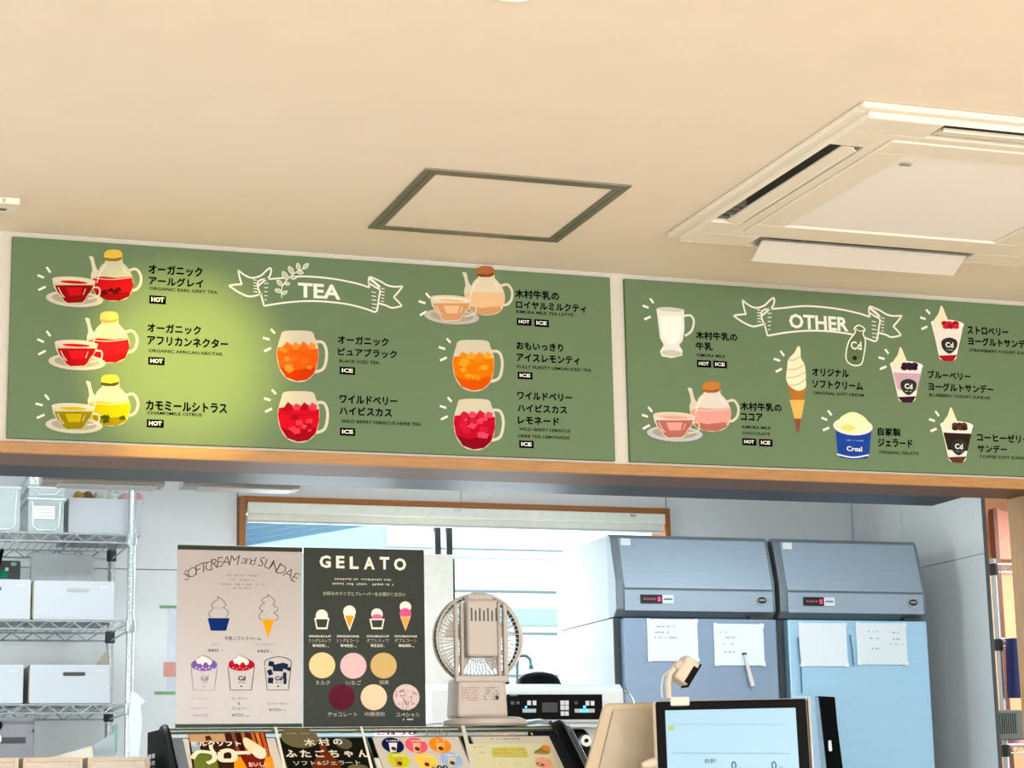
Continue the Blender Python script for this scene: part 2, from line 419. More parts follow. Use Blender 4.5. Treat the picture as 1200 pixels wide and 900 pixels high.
# ================================================================== MENU BOARDS ON THE LINTEL WALL
GREEN = mat('667d5d', .75, var=.015, spec=.2, name='green_board')
IW, IK = INK('eae9e2'), INK('080907')
def board(name, x0, x1, label):
    t = thing(name, ((x0 + x1) / 2, -.012, 1.96), label, 'menu board')
    obj('board', bx(x0, -.012, 1.934, x1, -.0005, 2.398), GREEN, t, bevel=.001)
    return t
tb = board('menu_board', .425, 1.882, 'wide green TEA menu board with teapots and glass mugs, lit by a yellow spot')
ob = board('menu_board', 1.921, 3.35, 'green OTHER menu board with soft cream and sundaes, right of the TEA board')
ST = Sheet((.425, -.012, 1.934), (1, 0, 0), (0, 0, 1), tb)
SO = Sheet((1.921, -.012, 1.934), (1, 0, 0), (0, 0, 1), ob)

def badge(s, t, x0, y0, x1, y1):
    s.rect(x0, y0, x1, y1, IK, 1); s.text(t, x0 + 2.4, y0 + 2, x1 - 2.4, y1 - 2.2, IW, .035, 2)
def caption(s, lines, badges=()):
    s.begin('printed_caption')
    for (t, x0, x1, y0, y1) in lines:
        lat = ord(t[0]) < 256
        s.text(t, x0, y0, x1, y1, IK, .02 if lat else .034, 1)
    for b in badges: badge(s, *b)
    s.end()
K = 1 / 3
def T3(pts, dx, dy, sc=K): return [(dx + x * sc, dy + y * sc) for x, y in pts]
PALE = INK('d0cbb4'); GLASS = INK('c3c5a2'); SAUCER = INK('c4bfae'); SAUC2 = INK('a29c8c')
def sparks(s, pts):
    s.begin('printed_spark_marks')
    for a, b in pts: s.line([a, b], 2.6, IW, smooth=False, h=3)
    s.end()
def tea_set(s, px, py, cx_, cy_, lidc, tea, tea2, glass=GLASS, dark=None, rim='d8c8b0', sauc=SAUCER, sc=K):
    """px,py: pot body centre; cx,cy: cup centre"""
    s.begin('printed_teapot')
    O = lambda pts: [(px + (x - 395) * sc, py + (y - 230) * sc) for x, y in pts]
    s.line(O([(452, 172), (478, 166), (495, 190), (492, 222), (474, 240), (455, 238)]), 3.0, PALE)
    s.poly(O([(313, 121), (328, 124), (332, 142), (340, 165), (352, 180), (352, 215), (326, 215), (319, 190), (324, 168), (319, 140)]), PALE, True)
    s.poly(O([(338, 190), (352, 158), (370, 140), (374, 128), (426, 128), (432, 143), (452, 165), (466, 195), (468, 225), (455, 262), (420, 278), (375, 276), (340, 262), (323, 225), (325, 200)]), glass, True)
    s.poly(O([(326, 197), (360, 192), (410, 197), (464, 192), (469, 225), (455, 262), (420, 278), (375, 276), (340, 262), (322, 225)]), INK(tea))
    s.poly(O([(335, 240), (380, 252), (450, 245), (455, 262), (420, 278), (375, 276), (342, 262)]), INK(tea2))
    if dark:
        for k in range(5):
            a = R.uniform(350, 430); b = R.uniform(235, 260); s.poly(O([(a, b), (a + 18, b - 8), (a + 26, b + 6), (a + 6, b + 10)]), INK(dark))
    s.line(O([(328, 198), (395, 203), (463, 196)]), .9, PALE)
    s.line(O([(372, 150), (352, 178), (340, 215)]), 1.0, IW)
    s.line(O([(432, 160), (444, 182)]), .9, IW)
    s.poly(O([(367, 130), (366, 112), (376, 101), (398, 98), (420, 101), (429, 112), (428, 130), (412, 134), (382, 134)]), INK(lidc[0]), True)
    s.poly(O([(366, 126), (400, 130), (428, 124), (427, 133), (412, 139), (382, 139), (367, 134)]), INK(lidc[1]))
    s.end()
    s.begin('printed_cup')
    O = lambda pts: [(cx_ + (x - 260) * sc, cy_ + (y - 245) * sc) for x, y in pts]
    E_ = lambda x, y, rx, ry, m, **k: s.ell(O([(x, y)])[0], rx * sc, ry * sc, m, **k)
    s.lay = 16
    E_(262, 272, 101, 29, sauc); E_(262, 270, 80, 20, SAUC2)
    s.line(O([(325, 232), (348, 235), (345, 262), (308, 272)]), 1.8, PALE)
    s.poly(O([(183, 208), (335, 208), (331, 228), (320, 248), (306, 262), (300, 278), (290, 288), (236, 290), (222, 280), (216, 266), (200, 250), (188, 230)]), glass)
    s.poly(O([(192, 224), (328, 224), (320, 244), (306, 260), (298, 276), (288, 285), (238, 287), (224, 278), (218, 264), (202, 248)]), INK(tea2)); s.poly(O([(230, 232), (290, 232), (282, 262), (244, 264)]), INK(tea))
    s.poly(O([(216, 262), (306, 260), (298, 276), (288, 285), (238, 287), (224, 278)]), INK(tea2)); s.line(O([(204, 232), (214, 252), (226, 268)]), 1.1, PALE); s.line(O([(300, 236), (292, 258)]), .8, INK(rim))
    E_(259, 208, 77, 13.5, PALE); E_(259, 211, 68, 9, INK(rim)); E_(259, 214, 48, 5.5, INK(tea))
    s.end()
tea_set(ST, 131.7, 336.7, 86.7, 341.5, ('d9b64a', '8a7030'), 'c0161c', '8c1014', dark='54100e')
tea_set(ST, 127.0, 409.0, 89.5, 415.5, ('e2b866', 'b89450'), 'cf1a22', 'a81218')
tea_set(ST, 128.0, 483.0, 86.0, 489.5, ('cfae46', '4a4420'), 'c0a812', '8c7c0e', dark='3f4a14')
tea_set(ST, 568, 354, 528.5, 362.5, ('a8643a', '7c4424'), 'e0b88c', 'c8946a', INK('d8ccb4'), rim='ecdcc4', sauc=INK('b6b2ac'), sc=.32)
sparks(ST, [((54.5, 313), (59, 319.5)), ((44, 322.5), (51.5, 325.5)), ((45, 340), (53.5, 336))])
sparks(ST, [((54.5, 388), (59, 394)), ((43.5, 397.5), (51.5, 401)), ((45, 415.5), (53.5, 411))])
sparks(ST, [((52.5, 462.5), (57.5, 468.5)), ((41.5, 473), (50, 475)), ((43, 490), (52, 486))])
sparks(ST, [((499, 343.5), (504, 349.5)), ((490.5, 353), (498.5, 355.5)), ((492, 369.5), (500, 365))])
caption(ST, [('オーガニック', 174.3, 236.7, 309.5, 320.5), ('アールグレイ', 174.3, 238, 323.5, 333.5), ('ORGANIC EARL GREY TEA', 175, 255, 336, 339.6)], [('HOT', 175, 346, 194.5, 355.7)])
caption(ST, [('オーガニック', 173, 235, 378.7, 389), ('アフリカンネクター', 172.7, 267, 393, 403.5), ('ORGANIC AFRICAN NECTAR', 174, 261, 408.8, 412.5)], [('HOT', 173.7, 418.3, 193, 427.3)])
caption(ST, [('カモミールシトラス', 171.3, 265.7, 469, 480), ('CHAMOMILE CITRUS', 172.3, 236.7, 481.8, 485.5)], [('HOT', 172, 491.3, 192, 500.7)])

def mug(s, mx, my, cols, seed, lemon=False):
    rr = random.Random(seed); sc = 1 / 3.4615
    O = lambda pts: [(mx + (x - 376) * sc, my + (y - 478) * sc) for x, y in pts]
    s.begin('printed_glass_mug')
    s.line(O([(446, 418), (480, 422), (494, 465), (482, 525), (444, 541)]), 3.4, PALE)
    body = [(318, 376), (376, 372), (433, 377), (446, 402), (460, 440), (460, 490), (447, 542), (415, 574), (372, 581), (328, 564), (300, 520), (291, 465), (297, 430), (306, 400)]
    s.poly(O(body), INK('cac4b0'), True)
    liq = [(296, 440), (376, 436), (460, 446), (460, 490), (447, 540), (415, 572), (372, 578), (329, 562), (302, 520), (292, 468)]
    s.poly(O(liq), INK(cols[0]))
    s.poly(O([(303, 520), (350, 535), (448, 520), (442, 548), (415, 572), (372, 578), (329, 562)]), INK(cols[1]))
    L0 = s.lay
    for k in range(11):
        a = rr.uniform(308, 425); b = rr.uniform(445, 535); r_ = rr.uniform(10, 22); th = rr.uniform(0, 3)
        a = min(a, 452 - r_); a = max(a, 300 + r_ + (b - 440) * .25)
        q = [(a + r_ * math.cos(th + j * PI / 2) * (1 + .3 * (j % 2)), b + .8 * r_ * math.sin(th + j * PI / 2)) for j in range(4)]
        s.poly(O(q), INK(cols[2 + k % 2]), h=L0 + 1 + k)
    s.lay = L0 + 12
    for k in range(4):
        a = 318 + k * 33; s.poly(O([(a, 436), (a + 14, 424 - rr.uniform(0, 8)), (a + 34, 432), (a + 28, 450), (a + 6, 450)]), INK(cols[2 + (k + 1) % 2]))
    s.line(O([(296, 462), (376, 470), (459, 464)]), .7, INK(cols[3]))
    s.end()
    sparks(s, [tuple(O([(268, 366), (284, 384)])), tuple(O([(236, 401), (262, 409)])), tuple(O([(241, 456), (268, 443)]))])
mug(ST, 348.6, 418.0, ('e25a14', 'c8380c', 'f08a30', 'd86a1c'), 1)
mug(ST, 349.8, 489.0, ('cc1226', '9a0e1c', 'e23c48', 'a41020'), 2)
mug(ST, 554.5, 429.0, ('e8740c', 'd4540a', 'f4a028', 'ec8818'), 3)
mug(ST, 555.7, 498.0, ('b8102a', '860c1c', 'e04464', 'c81c3c'), 4)
caption(ST, [('オーガニック', 396, 455, 393, 402.5), ('ピュアブラック', 396.3, 464.8, 407, 416.3), ('BLACK ICED TEA', 397.4, 444.5, 421, 424.6)], [('ICE', 398, 429.6, 416, 438.5)])
caption(ST, [('ワイルドベリー', 398.3, 465.3, 462.5, 472), ('ハイビスカス', 398, 459, 476.2, 485.5), ('WILD BERRY HIBISCUS HERB TEA', 399.5, 493.6, 491.5, 495.3)], [('ICE', 398.3, 501.3, 416.2, 510.3)])
caption(ST, [('木村牛乳の', 603.6, 654.8, 339, 348.7), ('ロイヤルミルクティ', 604.8, 686.5, 352.3, 361.3), ('KIMURA MILK TEA LATTE', 605, 671.5, 363.4, 366.9)], [('HOT', 605.4, 372.7, 622.7, 381), ('ICE', 626, 374, 643, 382.6)])
caption(ST, [('おもいっきり', 605.4, 659.7, 400.3, 409), ('アイスレモンティ', 605.4, 678.8, 414, 423.3), ('FULLY PLENTY LEMON ICED TEA', 606, 693.2, 427.7, 431.2)], [('ICE', 606.5, 435.6, 623.9, 444)])
caption(ST, [('ワイルドベリー', 606.5, 670, 458.8, 467.5), ('ハイビスカス', 606.5, 664.3, 473.3, 482), ('レモネード', 607, 654.8, 487.5, 496.5), ('WILD BERRY HIBISCUS', 608, 668.4, 500.9, 504.4), ('HERB TEA LEMONADE', 607.4, 667.2, 509, 512.5)], [('ICE', 608.3, 516, 625.3, 524.8)])

def banner(s, F, name, word, box_, sprig):
    """ribbon drawn from the TEA banner's outline; F maps its points"""
    s.begin('printed_ribbon_banner')
    L = lambda pts, w_=2.0: s.line([F(p) for p in pts], w_, IW, h=1)
    L([(228, 165), (300, 160), (400, 152), (520, 162), (620, 182), (668, 198)])
    L([(240, 272), (330, 258), (440, 252), (560, 262), (640, 280), (688, 297)])
    L([(228, 165), (215, 176), (216, 200), (230, 235), (240, 272)])
    L([(218, 190), (235, 175), (258, 158), (268, 136), (266, 118), (250, 128), (225, 150), (190, 158), (160, 146), (135, 126)])
    L([(135, 126), (142, 160), (150, 184)]); L([(150, 184), (120, 186), (98, 190)]); L([(98, 190), (135, 215), (175, 233), (205, 230), (232, 222)])
    L([(668, 198), (664, 175), (668, 155), (690, 162), (712, 172), (740, 188), (770, 194), (803, 192)])
    L([(803, 192), (785, 215), (766, 236)]); L([(766, 236), (785, 255), (799, 272)]); L([(799, 272), (760, 280), (735, 270), (706, 262)])
    L([(664, 178), (690, 195), (710, 208), (706, 240), (703, 262), (698, 290), (688, 297)])
    L([(668, 160), (690, 178), (710, 196)], 3.0)
    for k in range(5):
        s.line([F((240 + k * .5, 182 + k * 16)), F((252 - k * 1.5 + 6, 180 + k * 17))], 1.0, IW, False, h=1)
        s.line([F((196 + k * .5, 165 + k * 12)), F((210 + k, 168 + k * 12))], 1.0, IW, False, h=1)
        s.line([F((676 + k * .5, 215 + k * 16)), F((694 + k, 218 + k * 16))], 1.0, IW, False, h=1)
        s.line([F((714 + k * .5, 200 + k * 13)), F((730 - k, 204 + k * 13))], 1.0, IW, False, h=1)
    x0, y0, x1, y1 = box_
    s.text(word, x0, y0, x1, y1, IW, .03, 2)
    if sprig:
        st = [(312, 240), (312, 200), (330, 170), (362, 140), (405, 118)]
        s.line([F(p) for p in st], 1.0, IW, h=1)
        for (a, b, c_, d) in [(312, 215, 284, 206), (312, 225, 334, 212), (315, 190, 292, 168), (322, 182, 345, 182), (335, 166, 315, 132), (345, 156, 372, 158), (358, 142, 340, 112), (372, 134, 400, 138), (382, 128, 376, 98), (398, 122, 420, 100)]:
            mx_, my_ = (a + c_) / 2, (b + d) / 2; nx, ny = -(d - b) * .26, (c_ - a) * .26
            s.poly([F(p) for p in [(a, b), (mx_ + nx, my_ + ny), (c_, d), (mx_ - nx, my_ - ny)]], INK('b9c0a0'), True, h=3)
            s.line([F(p) for p in [(a, b), (mx_ + nx, my_ + ny), (c_, d), (mx_ - nx, my_ - ny)]], .8, IW, True, True, h=4)
    s.end()
banner(ST, lambda p: (240 + p[0] / 3.4615, 280 + p[1] / 3.4615), 'tea', 'TEA', (349.2, 331, 398.9, 348.3), True)
# the OTHER ribbon: same drawing, at its own place
banner(SO, lambda p: (859.5 + (p[0] - 98) * (197.5 / 705), 349.3 + (p[1] - 118) / 3.47 - (p[0] - 98) * .0012), 'other', 'OTHER', (924.5, 367.3, 994, 384.6), False)
# milk bottle drawn across the OTHER ribbon
SO.begin('printed_milk_bottle')
c5 = lambda pts: [(940 + x / 3.4615, 320 + y / 3.4615) for x, y in pts]
SO.poly(c5([(210, 225), (215, 240), (190, 275), (178, 320), (180, 355), (205, 374), (238, 370), (250, 330), (256, 275), (246, 245), (254, 228), (230, 212)]), INK('5f7350'), True, h=5)
SO.line(c5([(210, 225), (215, 240), (190, 275), (178, 320), (180, 355), (205, 374), (238, 370), (250, 330), (256, 275), (246, 245), (254, 228), (230, 212)]), 1.5, IW, True, True, h=6)
SO.text('Cd', *c5([(196, 276)])[0], *c5([(240, 310)])[0], IW, .03, 7)
SO.scrib(*c5([(196, 316)])[0], c5([(240, 0)])[0][0], 1.6, IW); SO.ell(c5([(212, 345)])[0], 2.6, 2.6, INK('23281c'), h=9)
SO.line(c5([(212, 222), (232, 236), (254, 230)]), 1, IW, h=8)
SO.end()
# milk glass
SO.begin('printed_milk_glass')
c4 = lambda pts: [(720 + x / 3.4615, 320 + y / 3.4615) for x, y in pts]
SO.line(c4([(280, 175), (308, 172), (322, 195), (312, 235), (285, 255)]), 2.6, INK('d8d8cc'))
SO.poly(c4([(170, 145), (225, 138), (282, 148), (284, 230), (276, 275), (262, 292), (276, 315), (274, 335), (232, 345), (192, 338), (184, 318), (200, 292), (184, 262), (178, 210)]), INK('dfe0da'))
SO.poly(c4([(182, 175), (272, 175), (274, 230), (262, 275), (240, 288), (215, 288), (194, 265), (188, 215)]), INK('f0efe8'))
SO.ell(c4([(226, 148)])[0], 15.5, 2.6, INK('c9cabf')); SO.ell(c4([(232, 325)])[0], 12, 3.5, INK('c0c1b8'))
SO.end()
sparks(SO, [tuple(c4([(144, 103), (158, 122)])), tuple(c4([(114, 132), (138, 141)])), tuple(c4([(121, 188), (147, 177)]))])
sparks(SO, [tuple(c4([(137, 543), (153, 564)])), tuple(c4([(111, 575), (135, 583)])), tuple(c4([(115, 632), (143, 617)]))])
sparks(SO, [tuple(c4([(673, 316), (688, 336)])), tuple(c4([(646, 348), (672, 356)])), tuple(c4([(654, 401), (679, 388)]))])
tea_set(SO, 832.5, 490.0, 789.7, 499.5, ('c07a3c', '9c5c2c'), 'dc9c94', 'b0685c', INK('d8cfc4'), rim='e8bcae', sauc=INK('b9bac0'), sc=.325)
caption(SO, [('木村牛乳の', 815.3, 863.6, 388, 397), ('牛乳', 815.3, 834.7, 400.7, 409.6), ('KIMURA MILK', 816.5, 850.6, 414.2, 417.7)], [('HOT', 816.5, 421.7, 833, 430.2), ('ICE', 835.6, 422.6, 851.7, 431)])
caption(SO, [('木村牛乳の', 867.6, 915.6, 471, 480.3), ('ココア', 868.2, 893.3, 484, 492.5), ('KIMURA MILK', 869.6, 903.7, 498.5, 502), ('CHOCOLATE', 869.6, 902, 505.6, 509.1)], [('HOT', 869.6, 513.5, 886, 521.7), ('ICE', 889.3, 514.4, 905, 522.9)])
# soft cream cone
SO.begin('printed_soft_cream_cone')
SO.poly(c4([(702, 450), (782, 450), (776, 470), (758, 560), (750, 640), (742, 646), (736, 600), (716, 500)]), INK('b5702c'))
SO.poly(c4([(710, 515), (772, 515), (758, 590), (730, 590)]), INK('d9b25c')); SO.poly(c4([(730, 592), (756, 592), (748, 646), (741, 646)]), INK('8a4a40'))
SO.poly(c4([(745, 296), (754, 310), (756, 345), (772, 375), (776, 430), (774, 465), (745, 478), (712, 460), (696, 430), (700, 385), (705, 350), (728, 325)]), INK('f2e6c4'), True)
for (a, b, c_, d) in [(704, 352, 752, 338), (700, 392, 770, 372), (700, 425, 776, 400), (712, 456, 776, 430)]:
    SO.line(c4([(a, b), ((a + c_) / 2, (b + d) / 2 + 8), (c_, d)]), 1.2, INK('cdb98a'))
SO.end()
caption(SO, [('オリジナル', 952, 994.3, 431, 440), ('ソフトクリーム', 952, 1010.8, 444.8, 454), ('ORIGINAL SOFT CREAM', 953.3, 1012.2, 458.6, 462)])
# gelato tub
SO.begin('printed_gelato_tub')
SO.poly(c5([(136, 640), (280, 640), (272, 735), (262, 752), (200, 756), (152, 748), (144, 730)]), INK('20449a'))
SO.ell(c5([(206, 622)])[0], 23.2, 10.5, INK('dde0dc')); SO.ell(c5([(206, 618)])[0], 20.5, 8, INK('e9dfae'))
SO.poly(c5([(148, 625), (152, 590), (180, 570), (205, 564), (232, 572), (262, 595), (266, 628), (235, 648), (175, 645)]), INK('efe8ba'), True)
SO.ell(c5([(185, 628)])[0], 8, 4, INK('d8d878'))
SO.line(c5([(140, 735), (205, 748), (270, 738)]), 1.6, INK('dfe6ee'))
SO.text('Creal', *c5([(180, 702)])[0], *c5([(242, 722)])[0], IW, .02); SO.scrib(*c5([(178, 675)])[0], c5([(244, 0)])[0][0], 2, INK('8fa4d8'))
SO.end()
sparks(SO, [tuple(c5([(104, 557), (119, 577)])), tuple(c5([(78, 587), (101, 596)])), tuple(c5([(84, 638), (109, 627)]))])
sparks(SO, [tuple(c5([(502, 148), (518, 166)])), tuple(c5([(478, 180), (500, 187)])), tuple(c5([(484, 228), (507, 217)]))])
sparks(SO, [tuple(c5([(336, 309), (350, 328)])), tuple(c5([(309, 342), (334, 349)])), tuple(c5([(315, 390), (341, 379)]))])
sparks(SO, [tuple(c5([(540, 560), (554, 580)])), tuple(c5([(514, 593), (538, 600)])), tuple(c5([(520, 642), (545, 631)]))])
caption(SO, [('自家製', 1028.7, 1055, 501, 510), ('ジェラード', 1029, 1069, 513.6, 522.8), ('ORIGINAL GELATO', 1030, 1076.4, 528, 531.4)])
# sundaes
def sundae(dx, dy, top, body, low, lid=False):
    C = lambda pts: c5([(x + dx, y + dy) for x, y in pts])
    SO.begin('printed_sundae')
    SO.poly(C([(522, 200), (655, 205), (640, 270), (625, 345), (612, 358), (570, 356), (556, 345), (540, 270)]), INK('efe2d8'))
    SO.poly(C([(534, 235), (648, 240), (632, 310), (552, 305)]), INK(body))
    SO.poly(C([(552, 335), (628, 332), (612, 358), (572, 357)]), INK(low))
    SO.ell(C([(589, 206)])[0], 19.5, 5, INK('f4efe6'))
    SO.poly(C([(564, 132), (580, 165), (590, 200), (560, 222), (530, 208), (538, 185), (552, 165)]), INK('f1e0c0'), True)
    for k in range(6):
        x = 580 + (k % 3) * 20 + R.uniform(-3, 3); y = 205 + (k // 3) * 12; SO.ell(C([(x, y)])[0], 4, 3, INK(top if k % 2 else low))
    SO.poly(C([(565, 275), (595, 262), (626, 275), (624, 305), (597, 328), (570, 308)]), INK('2f3430'), True)
    SO.text('Cd', *C([(580, 280)])[0], *C([(612, 302)])[0], IW, .03); SO.scrib(*C([(582, 310)])[0], C([(608, 0)])[0][0], 1.2, IW)
    SO.end()
sundae(0, 0, 'd42438', 'f3dcd8', 'a01c24'); sundae(-166, 168, '2c2038', 'c9a4b4', '3a2030'); sundae(38, 412, '3a2824', '302420', '5a3a28')
caption(SO, [('ストロベリー', 1133.6, 1181.2, 382, 391), ('ヨーグルトサンデー', 1134.4, 1209, 394.5, 404), ('STRAWBERRY YOGURT SUNDAE', 1135.9, 1211, 408.4, 411.9)])
caption(SO, [('ブルーベリー', 1087.3, 1137, 434, 442.8), ('ヨーグルトサンデー', 1088, 1163.9, 447.7, 457.2), ('BLUEBERRY YOGURT SUNDAE', 1088.8, 1160, 461, 464.4)])
caption(SO, [('コーヒーゼリー', 1145, 1206, 507.6, 516.6), ('サンデー', 1145.7, 1179.8, 520.8, 529.6), ('COFFEE SOFT SUNDAE', 1147.4, 1207, 533.2, 536.6)])
# ================================================================== GELATO SHOWCASE AND WHAT STANDS ON IT
TOP = 1.300
sc_x0, sc_x1 = .80, 1.765
t = thing('gelato_showcase', ((sc_x0 + sc_x1) / 2, .3, 0), 'gelato showcase with sloping glass front, black end frames and posters behind the glass', 'showcase')
obj('cabinet', bx(sc_x0, -.27, .0, sc_x1, .31, .86), mat('d8d8d4', .4), t, bevel=.01)
sl0, sl1 = Vector((.075, 1.290)), Vector((-.245, 1.04))     # the sloping glass in (y, z)
prof = [(.31, .861), (.31, TOP - .003), (.13, TOP - .003), (.095, 1.292), (.075, 1.278), (-.245, 1.030), (-.262, .861)]
obj('end_panel', MB().prism(prof, sc_x0, sc_x0 + .012), mat('08090a', .65, var=0, spec=.05), t)
obj('end_panel', MB().prism(prof, sc_x1 - .012, sc_x1), mat('08090a', .65, var=0, spec=.05), t)
obj('top_glass', bx(sc_x0 + .013, .13, TOP - .006, sc_x1 - .013, .31, TOP), mat('8b958f', .12, .2), t)
obj('top_rail', MB().tube([(sc_x0 + .013, .118, TOP - .008), (sc_x1 - .013, .118, TOP - .008)], .007, 10), mat('6b7469', .25, .7), t, smooth=True)
obj('front_glass', MB().prism([(.072, 1.272), (.0765, 1.276), (-.2435, 1.028), (-.248, 1.024)], sc_x0 + .013, sc_x1 - .013), clear('2a3230', .5, .05), t)
def frame_tube(x, r):
    pts = [(x, .13, TOP - .004), (x, .105, TOP - .002), (x, .085, 1.288), (x, .070, 1.277), (x, -.05, 1.184), (x, -.15, 1.106), (x, -.245, 1.032)]
    return MB().tube(pts, r, 8)
obj('end_frame', frame_tube(sc_x0 + .006, .010), BLACK, t, smooth=True)
obj('end_frame', frame_tube(sc_x1 - .004, .015), BLACK, t, smooth=True)
obj('end_trim', frame_tube(sc_x1 + .020, .003), CHROME, t, smooth=True)
obj('rear_rail', MB().tube([(1.728, .29, TOP + .007), (1.74, .27, TOP + .014), (1.745, .20, TOP + .014), (1.752, .14, TOP + .007)], .006, 8), CHROME, t, smooth=True)
m = MB()
for k in range(3):
    for j in range(2): m.box(sc_x0 - .0012, .20 + j * .05, 1.235 - k * .016, sc_x0 - .0002, .235 + j * .05, 1.245 - k * .016)
obj('vent_mark', m, mat('b9bdc0', .5), t)
# posters on the sloping glass
SLV = (Vector((0, sl0.x, sl0.y)) - Vector((0, sl1.x, sl1.y))).normalized()
SLN = Vector((1, 0, 0)).cross(SLV)
base = Vector((0, .0765, 1.276)) + SLN * .0006
def slope_poster(label, px0, px1, back):
    """sheet between two columns of the photograph's top edge"""
    S = Sheet(base, (1, 0, 0), SLV, None)
    a = S.uv((px0, 852))[0]; b = S.uv((px1, 852))[0]
    mb = MB(); e = S.N * .0003
    q = [S.O + S.U * u + S.V * v for u, v in [(a, -.006), (b, -.006), (b, -.30), (a, -.30)]]
    mb.add([p for p in q] + [p + e for p in q], [(0, 1, 2, 3), (7, 6, 5, 4), (0, 4, 5, 1), (1, 5, 6, 2), (2, 6, 7, 3), (3, 7, 4, 0)])
    o = tag(obj('poster', mb, back), label, 'poster')
    S.owner = o; S.O = S.O + e; return S, o
G1 = lambda pts: [(200 + x * 130 / 1200, 840 + y * 130 / 1200) for x, y in pts]
S1, o1 = slope_poster('photo poster of soft cream with big cream letters, leftmost on the sloping showcase glass', 211, 318, INK('d4cec4'))
S1.begin('printed_photo')
S1.poly(G1([(185, 190), (1020, 175), (1110, 554), (1180, 900), (330, 900), (235, 554)]), INK('3a2015'))
S1.poly(G1([(190, 192), (580, 185), (600, 270), (210, 285)]), INK('c89c70')); S1.poly(G1([(370, 215), (420, 205), (450, 250), (380, 262)]), INK('4a2c1c'))
S1.poly(G1([(215, 270), (300, 262), (325, 375), (232, 385)]), INK('9fb4c0'))
S1.poly(G1([(235, 385), (480, 380), (520, 560), (260, 570)]), INK('6a7a2c'))
for k, c in enumerate(['4a1c18', '8a4a3a', '3c1410', 'b86a3c', '5c2018', 'c0632c', 'e08038', 'd0541c']):
    x = 600 + k * 52; S1.poly(G1([(x, 178), (x + 36, 177), (x + 130, 500), (x + 90, 500)]), INK(c))
S1.poly(G1([(680, 440), (1095, 440), (1125, 580), (1180, 900), (700, 900)]), INK('ee9a1c'))
S1.poly(G1([(750, 430), (1030, 410), (1000, 560), (830, 570)]), INK('7a1c14'))
S1.poly(G1([(780, 250), (830, 240), (960, 320), (1030, 370), (990, 420), (930, 440), (870, 400), (800, 330)]), INK('efe2b4'), True)
S1.ell(G1([(960, 400)])[0], 8, 7, INK('efe6cc'))
S1.end()
S1.begin('printed_lettering')
S1.lay = 30
S1.text('ミルクソフト', *G1([(215, 285)])[0], *G1([(755, 335)])[0], INK('f4efe0'), .03)
for q, wd in [([(230, 470), (290, 400), (400, 400), (470, 430), (460, 490), (390, 520)], 4.6), ([(430, 320), (440, 370), (480, 420)], 3.4), ([(540, 400), (620, 380), (680, 410), (680, 480), (600, 490), (540, 480), (540, 400)], 5.4), ([(700, 410), (860, 405)], 5)]:
    S1.line(G1(q), wd, INK('f3e6c6'))
S1.text('おいしい', *G1([(840, 510)])[0], *G1([(1060, 560)])[0], INK('f4c8b0'), .03)
S1.end()
G2 = lambda pts: [(320 + x * 130 / 1200, 840 + y * 130 / 1200) for x, y in pts]
S2, o2 = slope_poster('black poster lettered in white Japanese, second from left on the showcase glass', 323, 424, INK('17190f'))
S2.begin('printed_border'); a = S2.uv(G2([(30, 120)])[0])
S2.poly(G2([(10, 112), (40, 112), (175, 700), (140, 700)]), INK('ebe6d8')); S2.end()
S2.begin('printed_border'); S2.poly(G2([(940, 108), (965, 108), (1120, 700), (1088, 700)]), INK('ebe6d8')); S2.end()
S2.begin('printed_drawing')
S2.ell(G2([(290, 230)])[0], 22, 12, INK('6b6548')); S2.ell(G2([(765, 292)])[0], 9.5, 6.5, INK('5a5844')); S2.ell(G2([(920, 560)])[0], 12, 5, INK('6b6548'))
S2.poly(G2([(500, 320), (570, 300), (590, 370), (690, 470), (720, 600), (440, 600), (450, 470), (520, 390)]), INK('6a2c10'), True)
S2.end()
S2.begin('printed_lettering'); S2.lay = 8
for ch, a, b, c_, d in [('木', 335, 245, 450, 320), ('村', 490, 240, 605, 315), ('の', 650, 245, 745, 305), ('ふ', 135, 365, 250, 440), ('た', 295, 365, 400, 442), ('ご', 455, 365, 560, 440), ('ち', 610, 365, 705, 442), ('ゃ', 768, 375, 860, 440), ('ん', 918, 365, 1025, 440)]:
    S2.text(ch, *G2([(a, b)])[0], *G2([(c_, d)])[0], INK('f2eee0'), .03, 9)
S2.text('ソフト&ジェラート', *G2([(220, 485)])[0], *G2([(940, 530)])[0], INK('d8d4c4'), .02, 9)
S2.scrib(*G2([(140, 180)])[0], G2([(940, 0)])[0][0], 1.8, INK('a8a48a'), .6)
S2.end()
G3 = lambda pts: [(430 + x * 130 / 1200, 840 + y * 130 / 1200) for x, y in pts]
S3, o3 = slope_poster('white poster with six coloured dots of drinks, third on the showcase glass', 432, 532, INK('cbc3bb'))
S3.begin('printed_lettering')
S3.text('ごほうび', *G3([(110, 155)])[0], *G3([(545, 198)])[0], INK('6a1430'), .05); S3.text('Jelly', *G3([(620, 150)])[0], *G3([(905, 205)])[0], INK('8a8c88'), .0)
S3.scrib(*G3([(90, 122)])[0], G3([(550, 0)])[0][0], 1.5, INK('8c7a84')); S3.scrib(*G3([(330, 215)])[0], G3([(930, 0)])[0][0], 1.3, INK('9a8a84'))
S3.end()
